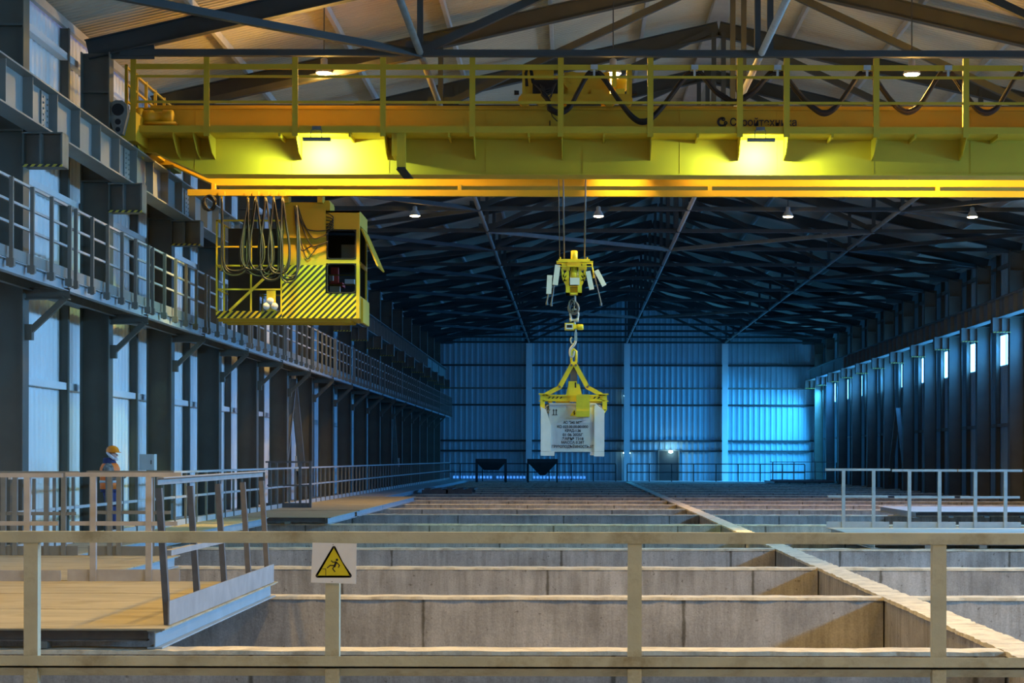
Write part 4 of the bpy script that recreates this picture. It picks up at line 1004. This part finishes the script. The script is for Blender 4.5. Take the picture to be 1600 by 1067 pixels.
def grab():
    base = thing('beam_grab', H(895, 650), 'yellow beam grab with two bent arms and end claws holding the grey container', 'lifting beam')
    def bx(m, x0, y0, x1, y1, d0, d1):
        a, b = H(x0, y0), H(x1, y1); m.box(a.x, b.x, YH+d0, YH+d1, b.z, a.z); return m
    m = MB(); m.tube([H(892.5, 567), H(892.5, 549), H(896, 545.5), H(900, 549), H(900, 567)], .027, 8); m.part('master_link', 'yellow2', base, True)
    m = MB(); bx(m, 892, 565, 901, 574, -.06, .06); m.part('apex_plate', 'yellow2', base)
    for s in (-1, 1):
        for yo in (-.1, .06):
            m = MB(); c = 896
            m.beam(H(c+s*2.5, 570, yo), H(c+s*22.5, 606, yo), .04, .11, (0, 1, 0)) if False else m.beam(H(c+s*2.5, 570, yo), H(c+s*22, 605.5, yo), .095, .04, (0, 1, 0))
            m.beam(H(c+s*20.5, 604.5, yo), H(c+s*44, 617, yo), .085, .04, (0, 1, 0)); m.part('bent_arm', 'yellow2', base)
        m = MB()
        for (qx, qy) in ((896+s*3.5, 571), (896+s*21.5, 605)):
            m.lathe(H(qx, qy, -.16), [(.025, 0), (.025, .28)], 10, (0, 1, 0))
        m.part('pivot_pin', 'frame_dark', base)
        # claw
        m = MB(); xo = 896+s*48.5
        bx(m, xo-3.6, 616, xo+3.6, 641, -.12, .12)
        m.prism([H(xo+s*3.6, 640, -.12), H(xo-s*3.6, 640, -.12), H(xo-s*8, 648, -.12), H(xo-s*5, 650, -.12), H(xo+s*.5, 645, -.12)], (0, .24, 0))
        bx(m, xo-s*8, 615, xo+s*6, 616.6, -.14, .14); bx(m, xo, 626, xo+s*6, 627.2, -.1, .1)
        m.part('claw', 'yellow2', base)
    m = MB(); bx(m, 891, 574, 901, 600, -.07, .07); m.part('guide_tube', 'frame_dark', base)
    m = MB(); bx(m, 888, 596, 901, 617, -.1, .1); m.prism([H(884, 617, -.09), H(888, 600, -.09), H(905, 600, -.09), H(909, 617, -.09)], (0, .04, 0)); m.part('guide_sleeve', 'yellow2', base)
    m = MB(); bx(m, 897.8, 597.5, 900, 606, -.105, -.1); m.part('slot', 'black', base)
    m = MB(); bx(m, 848, 617, 945, 618.6, -.12, .12); bx(m, 848, 625.5, 945, 627, -.12, .12); bx(m, 848, 618.6, 945, 625.5, -.1, -.07)
    bx(m, 848, 618.6, 945, 625.5, .07, .1); beam_ = m.part('cross_beam', 'yellow2', base)
    m = MB()
    for px in (857.5, 863.5, 869.7, 875.7, 928, 934.5):
        m.prism([H(px-1.7, 623, -.105), H(px+.6, 623, -.105), H(px+3.2, 620, -.105), H(px+.9, 620, -.105)], (0, .004, 0))
    m.part('hazard_marks', 'black', beam_)
    m = MB(); bx(m, 890.5, 616.5, 903, 628, -.14, -.1); m.part('centre_plate', 'yellow2', base)
    m = MB(); bx(m, 900, 617, 921, 642, -.34, -.14); m.part('battery_box', 'yellow2', base)
    m = MB(); bx(m, 900, 642, 921, 651.5, -.36, -.14); m.part('box_base', 'yellow2', base)
    m = MB(); bx(m, 868, 627, 890, 630.5, -.08, .08); bx(m, 856, 627, 863, 630, -.08, .08); bx(m, 922, 627, 940, 630, -.08, .08); m.part('rubber_pad', 'orange' if False else 'yellow', base)
grab()
def container():
    def bx(m, x0, y0, x1, y1, d0, d1):
        a, b = H(x0, y0), H(x1, y1); m.box(a.x, b.x, YH+d0, YH+d1, b.z, a.z); return m
    base = thing('concrete_container', H(895, 712), 'grey steel container with black Cyrillic lettering hanging from the yellow grab', 'container')
    m = MB(); bx(m, 858, 631, 932, 705.5, -.15, .55); m.part('box_body', 'box', base)
    m = MB(); bx(m, 858, 630, 931, 632.5, -.17, -.15); bx(m, 858, 704, 931, 706, -.17, -.15); m.part('edge_strip', 'box', base)
    for s in (-1, 1):
        for d0, d1 in ((-.2, -.1), (.5, .6)):
            m = MB(); 
            if s < 0:
                a = [H(845, 636, d0), H(853, 640, d0), H(860.5, 664, d0), H(860.5, 705, d0), H(845, 705, d0)]
            else:
                a = [H(944, 642, d0), H(932, 632, d0), H(928.5, 634, d0), H(928.5, 705, d0), H(944, 705, d0)]
            m.prism(a, (0, d1-d0, 0))
            if s < 0: bx(m, 845, 705.4, 866, 712, d0, d1)
            else: bx(m, 922, 705.4, 928.5, 711, d0+.04, d1); bx(m, 928.5, 705.4, 944, 713, d0, d1)
            m.part('corner_post', 'boxpost', base)
        m = MB(); bx(m, 852 if s < 0 else 932, 632, 860 if s < 0 else 940, 646, -.1, .0); m.tube(catmull([H(896+s*39, 633, -.16), H(896+s*43, 637, -.16), H(896+s*41, 643, -.16), H(896+s*37, 640, -.16)], 4), .018, 6); m.part('lifting_lug', 'frame_dark', base)
    lines = [('\u0410\u041e "345 \u041c\u0417"', 894.5, 662.3, 29), ('\u041a\u041e 023.00.00.001000', 894.5, 668.8, 48), ('\u041a\u0420\u0410\u0414-1.36', 895, 674.9, 24.5), ('01 06 2025\u0413', 895, 681.3, 31.5), ('\u0417\u0410\u0412\u2116 7318', 895, 687.5, 33), ('\u041c\u0410\u0421\u0421\u0410 0.28\u0422', 895, 693.3, 35.5), ('\u0413\u0420\u0423\u0417\u041e\u041f\u041e\u0414\u042a\u0401\u041c\u041d\u041e\u0421\u0422\u042c-3\u0422', 894.8, 699.8, 65)]
    for b, cx, cy, wpx in lines:
        o = text_mesh('lettering', b, .082, H(cx, cy, -.152), 'ink', base, 1.0, .002, .0015)
        want = wpx*YH/F; have = max(v.co.x for v in o.data.vertices)-min(v.co.x for v in o.data.vertices)
        o.data.transform(Matrix.Diagonal((want/have, 1, 1, 1)))
    m = MB()
    for px in (865, 869): bx(m, px-.7, 640, px+.7, 648, -.153, -.15); m.prism([H(px-1.7, 642, -.153), H(px+1.7, 642, -.153), H(px, 639, -.153)], (0, .003, 0))
    bx(m, 862.5, 648, 871, 649, -.153, -.15); m.part('arrow_mark', 'ink', base)
    m = MB(); m.prism([H(890.5, 650, -.153), H(903.5, 650, -.153), H(897, 639.5, -.153)], (0, .003, 0)); m.part('warning_triangle', 'sign_yellow', base)
    m = MB(); m.prism([H(896, 648.5, -.155), H(898, 648.5, -.155), H(899, 645, -.155), H(897.4, 645, -.155), H(898.6, 642, -.155), H(896.6, 642, -.155), H(895.6, 646, -.155), H(896.8, 646, -.155)], (0, .002, 0)); m.part('bolt_mark', 'ink', base)
    m = MB(); bx(m, 911, 637, 927, 660.5, -.154, -.15); m.part('paper_label', 'paper', base)
container()

# ------------------------------------------------------------------ person at the railing
def skin_obj(name, chains, mt, parent, org, lvl=1, root=0):
    me = bpy.data.meshes.new(name); vs = []; es = []; rs = []; key = {}
    for ch in chains:
        prev = None
        for p in ch:
            k = tuple(round(c, 4) for c in p[:3])
            if k not in key: key[k] = len(vs); vs.append(k); rs.append(p[3] if len(p) == 4 else (p[3], p[4]))
            if prev is not None and prev != key[k]: es.append((prev, key[k]))
            prev = key[k]
    me.from_pydata(vs, es, []); me.materials.append(M[mt])
    o = bpy.data.objects.new(name, me); COL.objects.link(o); o.parent = parent; o.location = Vector(org)-WORLD(parent); WL[o.name] = Vector(org)
    md = o.modifiers.new('skin', 'SKIN'); md.use_smooth_shade = True
    for i, sv in enumerate(me.skin_vertices[0].data):
        sv.radius = (rs[i], rs[i]) if not isinstance(rs[i], tuple) else rs[i]; sv.use_root = (i == root)
    sb = o.modifiers.new('sub', 'SUBSURF'); sb.levels = lvl; sb.render_levels = lvl
    return o
def loft(m, rings, n=20, mi=None):      # rings: (cx, cy, z, rx, ry)
    vs = []
    for cx, cy, z, rx, ry in rings:
        for t in range(n): vs.append((cx+rx*math.cos(2*PI*t/n), cy+ry*math.sin(2*PI*t/n), z))
    fs = [(i*n+t, i*n+(t+1) % n, (i+1)*n+(t+1) % n, (i+1)*n+t) for i in range(len(rings)-1) for t in range(n)]
    fs += [tuple(range(n-1, -1, -1)), tuple((len(rings)-1)*n+t for t in range(n))]
    m.add(vs, fs, mi)
def person():
    fx, fy, fz = -8.93, 36.3, DZ
    O = Vector((fx, fy, fz))
    base = thing('person', O, 'person in orange helmet and orange vest leaning on the left walkway railing', 'person')
    # continuous body (head, neck, trunk, arms, legs), facing +x
    body = [
        [(0, 0, .86, .12), (0, 0, 1.05, .12), (.0, 0, 1.26, .13), (.03, 0, 1.36, .07), (.05, 0, 1.42, .052), (.06, 0, 1.50, .078), (.065, 0, 1.57, .085)],
        [(0, 0, .86, .12), (.0, -.09, .78, .085), (.02, -.1, .45, .058), (-.01, -.11, .08, .042), (.12, -.12, .04, .035)],
        [(0, 0, .86, .12), (.0, .09, .78, .085), (.03, .1, .45, .058), (.03, .11, .08, .042), (.15, .12, .04, .035)],
        [(.0, 0, 1.26, .13), (.0, -.17, 1.28, .055), (.08, -.22, 1.05, .043), (.33, -.14, 1.14, .032)],
        [(.0, 0, 1.26, .13), (.0, .17, 1.28, .055), (.08, .22, 1.05, .043), (.33, .12, 1.14, .032)]]
    skin_obj('body', body, 'skin', base, O, 2)
    # face features
    m = MB(); m.prism([O+Vector((.135, -.014, 1.515)), O+Vector((.17, 0, 1.495)), O+Vector((.135, .014, 1.515)), O+Vector((.135, 0, 1.545))], (0, 0, -.006)); m.lathe(O+Vector((.14, 0, 1.50)), [(.014, -.012), (.019, 0), (.01, .03)], 10, (.35, 0, 1)); m.part('nose', 'skin', base, True)
    for s in (-1, 1):
        m = MB(); m.lathe(O+Vector((.132, s*.03, 1.535)), [(.0, -.004), (.01, 0), (.0, .006)], 10, (1, 0, 0)); m.part('eye', 'ink', base)
        m = MB(); m.lathe(O+Vector((.055, s*.084, 1.52)), [(.012, -.006), (.026, 0), (.02, .01)], 12, (0, s, 0)); m.part('ear', 'skin', base, True)
    m = MB(); m.box(fx+.128, fx+.142, fy-.022, fy+.022, fz+1.462, fz+1.47); m.part('mouth', 'red', base)
    # trousers
    tr = [[(0, 0, .92, .145), (0, 0, .84, .14), (.0, -.09, .74, .105), (.02, -.1, .45, .08), (-.005, -.11, .12, .07)],
          [(0, 0, .84, .14), (.0, .09, .74, .105), (.03, .1, .45, .08), (.03, .11, .12, .07)]]
    skin_obj('trousers', tr, 'navy', base, O, 2)
    # jacket with sleeves
    jk = [[(0, 0, .88, .165), (0, 0, 1.1, .165), (.0, 0, 1.27, .17), (.03, 0, 1.37, .09)],
          [(.0, 0, 1.27, .17), (.0, -.19, 1.28, .078), (.07, -.24, 1.06, .065), (.29, -.155, 1.13, .05)],
          [(.0, 0, 1.27, .17), (.0, .19, 1.28, .078), (.07, .24, 1.06, .065), (.29, .135, 1.13, .05)]]
    skin_obj('jacket', jk, 'camo', base, O, 2)
    m = MB(); loft(m, [(fx-.0, fy, fz+.80, .175, .2), (fx, fy, fz+.88, .17, .19), (fx, fy, fz+.97, .165, .185)]); m.part('jacket_hem', 'navy', base, True)
    m = MB(); loft(m, [(fx+.0, fy, fz+1.33, .13, .15), (fx-.01, fy, fz+1.39, .125, .135), (fx-.03, fy, fz+1.44, .10, .11), (fx-.03, fy, fz+1.465, .085, .095)]); m.part('hood', 'navy', base, True)
    v = MB()
    prof = [(fz+.86, .182, .2), (fz+.97, .182, .198), (fz+1.02, .182, .198), (fz+1.08, .183, .2), (fz+1.16, .185, .2), (fz+1.26, .183, .195), (fz+1.33, .15, .16), (fz+1.36, .12, .13)]
    loft(v, [(fx, fy, z, a+.006, b+.006) for z, a, b in prof], 24); vest = v.part('safety_vest', 'orange', base, True)
    for z in (.98, 1.10):
        t = MB(); loft(t, [(fx, fy, fz+z, .194, .212), (fx, fy, fz+z+.045, .194, .212)], 24); t.part('reflective_band', 'reflect', vest, True)
    # head wear
    m = MB(); c = O+Vector((.055, 0, 0)); loft(m, [(c.x, fy, fz+1.43, .07, .075), (c.x, fy, fz+1.47, .092, .092), (c.x-.01, fy, fz+1.53, .09, .097), (c.x-.015, fy, fz+1.58, .08, .095)], 20); 
    m = MB()
    m.tube([(fx+.10, fy-.085, fz+1.44), (fx+.03, fy-.098, fz+1.50), (fx-.03, fy-.06, fz+1.56), (fx-.045, fy, fz+1.57), (fx-.03, fy+.06, fz+1.56), (fx+.03, fy+.098, fz+1.50), (fx+.10, fy+.085, fz+1.44)], .028, 8); m.tube([(fx+.10, fy-.085, fz+1.44), (fx+.14, fy, fz+1.43), (fx+.10, fy+.085, fz+1.44)], .026, 8); m.part('balaclava', 'scarf', base, True)
    m = MB(); hz = fz+1.565; hc = (fx+.05, fy)
    loft(m, [(hc[0]+.012, fy, hz, .135, .115), (hc[0]+.005, fy, hz+.015, .125, .115), (hc[0], fy, hz+.06, .12, .108), (hc[0]-.003, fy, hz+.10, .095, .088), (hc[0]-.005, fy, hz+.125, .055, .05), (hc[0]-.005, fy, hz+.132, .02, .02)], 24); hel = m.part('helmet', 'helmet', base, True)
    m = MB(); loft(m, [(hc[0]+.045, fy, hz-.006, .125, .105), (hc[0]+.04, fy, hz+.006, .12, .102)], 24); m.part('helmet_brim', 'helmet', hel, True)
    # gloved hands on the rail: palm, four fingers, thumb
    for s, yy in ((-1, -.14), (1, .12)):
        w_ = Vector((.33, yy, 1.15))
        ch = [[(w_.x-.02, w_.y, w_.z, .034), (w_.x+.04, w_.y, w_.z+.012, .038), (w_.x+.085, w_.y, w_.z+.016, .034)]]
        for i in range(4):
            dy = (-.03+.02*i); L_ = (.055, .068, .072, .06)[i]
            ch.append([(w_.x+.085, w_.y, w_.z+.016, .034), (w_.x+.105, w_.y+dy, w_.z+.012, .0105), (w_.x+.105+L_*.5, w_.y+dy*1.1, w_.z-.004, .0095), (w_.x+.105+L_*.62, w_.y+dy*1.1, w_.z-.034, .0085)])
        ch.append([(w_.x+.04, w_.y, w_.z+.012, .038), (w_.x+.065, w_.y-s*.04, w_.z-.004, .012), (w_.x+.10, w_.y-s*.048, w_.z-.012, .010)])
        skin_obj('glove', ch, 'glove', base, O, 1)
    for s, xx in ((-1, -.01), (1, .03)):
        m = MB(); cx, cy = fx+xx, fy+s*.11
        loft(m, [(cx+.055, cy, fz+.0, .14, .052), (cx+.055, cy, fz+.03, .14, .052), (cx+.045, cy, fz+.075, .12, .05), (cx+.0, cy, fz+.12, .07, .055), (cx-.005, cy, fz+.2, .062, .058)], 18); m.part('boot', 'boot', base, True)
person()

# ------------------------------------------------------------------ electrical cabinets
def cabinet(px0, px1, py0, py1, Y, label):
    a, b = pt(px0, py0, Y), pt(px1, py1, Y)
    base = thing('electrical_cabinet', ((a.x+b.x)/2, Y+.12, b.z), label, 'cabinet', 'electrical cabinets on columns')
    m = MB(); m.box(a.x, b.x, Y, Y+.24, b.z, a.z); m.part('case', 'cabinet', base)
    m = MB(); m.box(a.x+.02, b.x-.02, Y-.012, Y, b.z+.02, a.z-.02); d = m.part('door', 'cabinet', base)
    m = MB(); m.box(b.x-.07, b.x-.05, Y-.03, Y-.012, (a.z+b.z)/2-.04, (a.z+b.z)/2+.04); m.part('handle', 'frame_dark', d)
cabinet(218, 241, 711, 736, 38.34, 'grey electrical cabinet on the column beside the person')
cabinet(461, 471.5, 713, 737, 68.34, 'grey electrical cabinet on a left column beyond the small railing frame')
cabinet(616, 624, 716, 730, 104.34, 'small grey electrical cabinet far along the left columns')

# ------------------------------------------------------------------ back wall furniture
for i, x in enumerate((-3.15, 3.87, 10.9)):
    m = MB(); m.ibeam((x, YF-.35, 0), (x, YF-.35, 10.0), .42, .45, .02, .015, (0, 1, 0))
    m.thing('gable_column', 'sheet', 'pale steel post on the back wall, %s of three' % ['left', 'middle', 'right'][i], 'column', 'gable posts of the back wall')
for i, z in enumerate((8.35, 6.7, 5.5, 2.93, 2.2)):
    m = MB(); m.box(XL+.3, XR-.3, YF-.16, YF-.05, z-.08, z+.05)
    m.thing('wall_girt', 'truss' if i != 1 else 'grey', 'thin dark rail across the back wall, %s from the roof' % ['first', 'second', 'third', 'fourth', 'fifth'][i], 'wall rail', 'rails of the back wall')
dr = thing('door_1', (6.9, YF-.1, .05), None, None, kind='structure')
m = MB(); a, b = pt(1030, 704, YF-.2), pt(1060, 744, YF-.2); m.box(a.x, b.x, YF-.14, YF-.06, .05, a.z); m.part('door_leaf', 'truss', dr)
m = MB(); m.box(a.x-.08, a.x, YF-.18, YF-.05, .05, a.z+.08); m.box(b.x, b.x+.08, YF-.18, YF-.05, .05, a.z+.08); m.box(a.x, b.x, YF-.18, YF-.05, a.z, a.z+.08); m.part('door_frame', 'grey', dr)
def wall_lamp(px, py, r, power, label):
    c = pt(px, py, YF-.3)
    base = thing('wall_lamp', (c.x, YF-.25, c.z-.1), label, 'lamp')
    m = MB(); m.lathe(c, [(.02, -r*.6), (r*.8, -r*.4), (r, 0), (r*.8, r*.4), (.02, r*.6)], 14); m.part('bulb', 'coldglow', base, True)
    m = MB(); m.box(c.x-.04, c.x+.04, YF-.3, YF-.06, c.z+r*.5, c.z+r*.5+.08); m.part('bracket', 'truss', base)
    if power:
        ld = bpy.data.lights.new('wall_light', 'POINT'); ld.energy = power; ld.color = (.5, .9, 1.0); ld.shadow_soft_size = r
        lo = bpy.data.objects.new('wall_light', ld); COL.objects.link(lo); lo.parent = base; lo.location = Vector((c.x, YF-.3-r*1.5, c.z))-WORLD(base)
wall_lamp(1048, 705.5, .17, 40, 'bright white lamp over the door in the back wall')
wall_lamp(975, 707.5, .08, 0, 'small white lamp on the back wall, left of a close pair')
wall_lamp(983.5, 707.5, .07, 0, 'small white lamp on the back wall, right of a close pair')
wall_lamp(975.5, 618, .05, 0, 'tiny white lamp high on the middle gable post')
def hopper(px, label, steep):
    Y = 129.0
    c = pt(px, 720, Y); base = thing('hopper', (c.x, Y+.6, 0), label, 'hopper', 'dark hoppers before the back wall')
    zt = pt(0, 717, Y).z; zb = pt(0, 745, Y).z; w_ = 1.0; wb_ = .18 if steep else .5
    zk = zt-.25; zn = zb+.1 if steep else zb+.45
    m = MB(); m.box(c.x-w_, c.x+w_, Y, Y+1.4, zk, zt)
    vs = [(c.x-w_, Y, zk), (c.x+w_, Y, zk), (c.x+w_, Y+1.4, zk), (c.x-w_, Y+1.4, zk), (c.x-wb_, Y+.5, zn), (c.x+wb_, Y+.5, zn), (c.x+wb_, Y+.9, zn), (c.x-wb_, Y+.9, zn)]
    m.add(vs, [(3, 2, 1, 0), (4, 5, 6, 7), (0, 1, 5, 4), (1, 2, 6, 5), (2, 3, 7, 6), (3, 0, 4, 7)]); m.part('bin', 'hopper', base)
    for sx in (-1, 1):
        for yy in (Y, Y+1.3):
            m = MB(); m.box(c.x+sx*w_-.05, c.x+sx*w_+.05, yy, yy+.1, -.03, zt); m.part('leg', 'hopper', base)
hopper(767, 'dark blunt hopper standing before the back wall, left of its twin', False)
hopper(847.5, 'dark steep hopper standing before the back wall, below the hanging container', True)
# daylight in the gaps at the eave and at the foot of the back wall
g = MB(); y = 33.0
while y < 58: g.box(XL+.04, XL+.06, y, y+.07, EAVE-.12, EAVE-.06); y += .15
o = g.part('eave_gap_daylight', 'gapglow', WALL_L); o['kind'] = 'stuff'
g = MB(); x = -8.6
while x < 1.0:
    if not (-5.9 < x < -5.5 or -3.4 < x < -2.9): g.box(x, x+.14, YF-.12, YF-.1, .2, .36)
    x += .24
o = g.part('foot_gap_daylight', 'gapglow2', bpy.data.objects['wall_back']); o['kind'] = 'stuff'
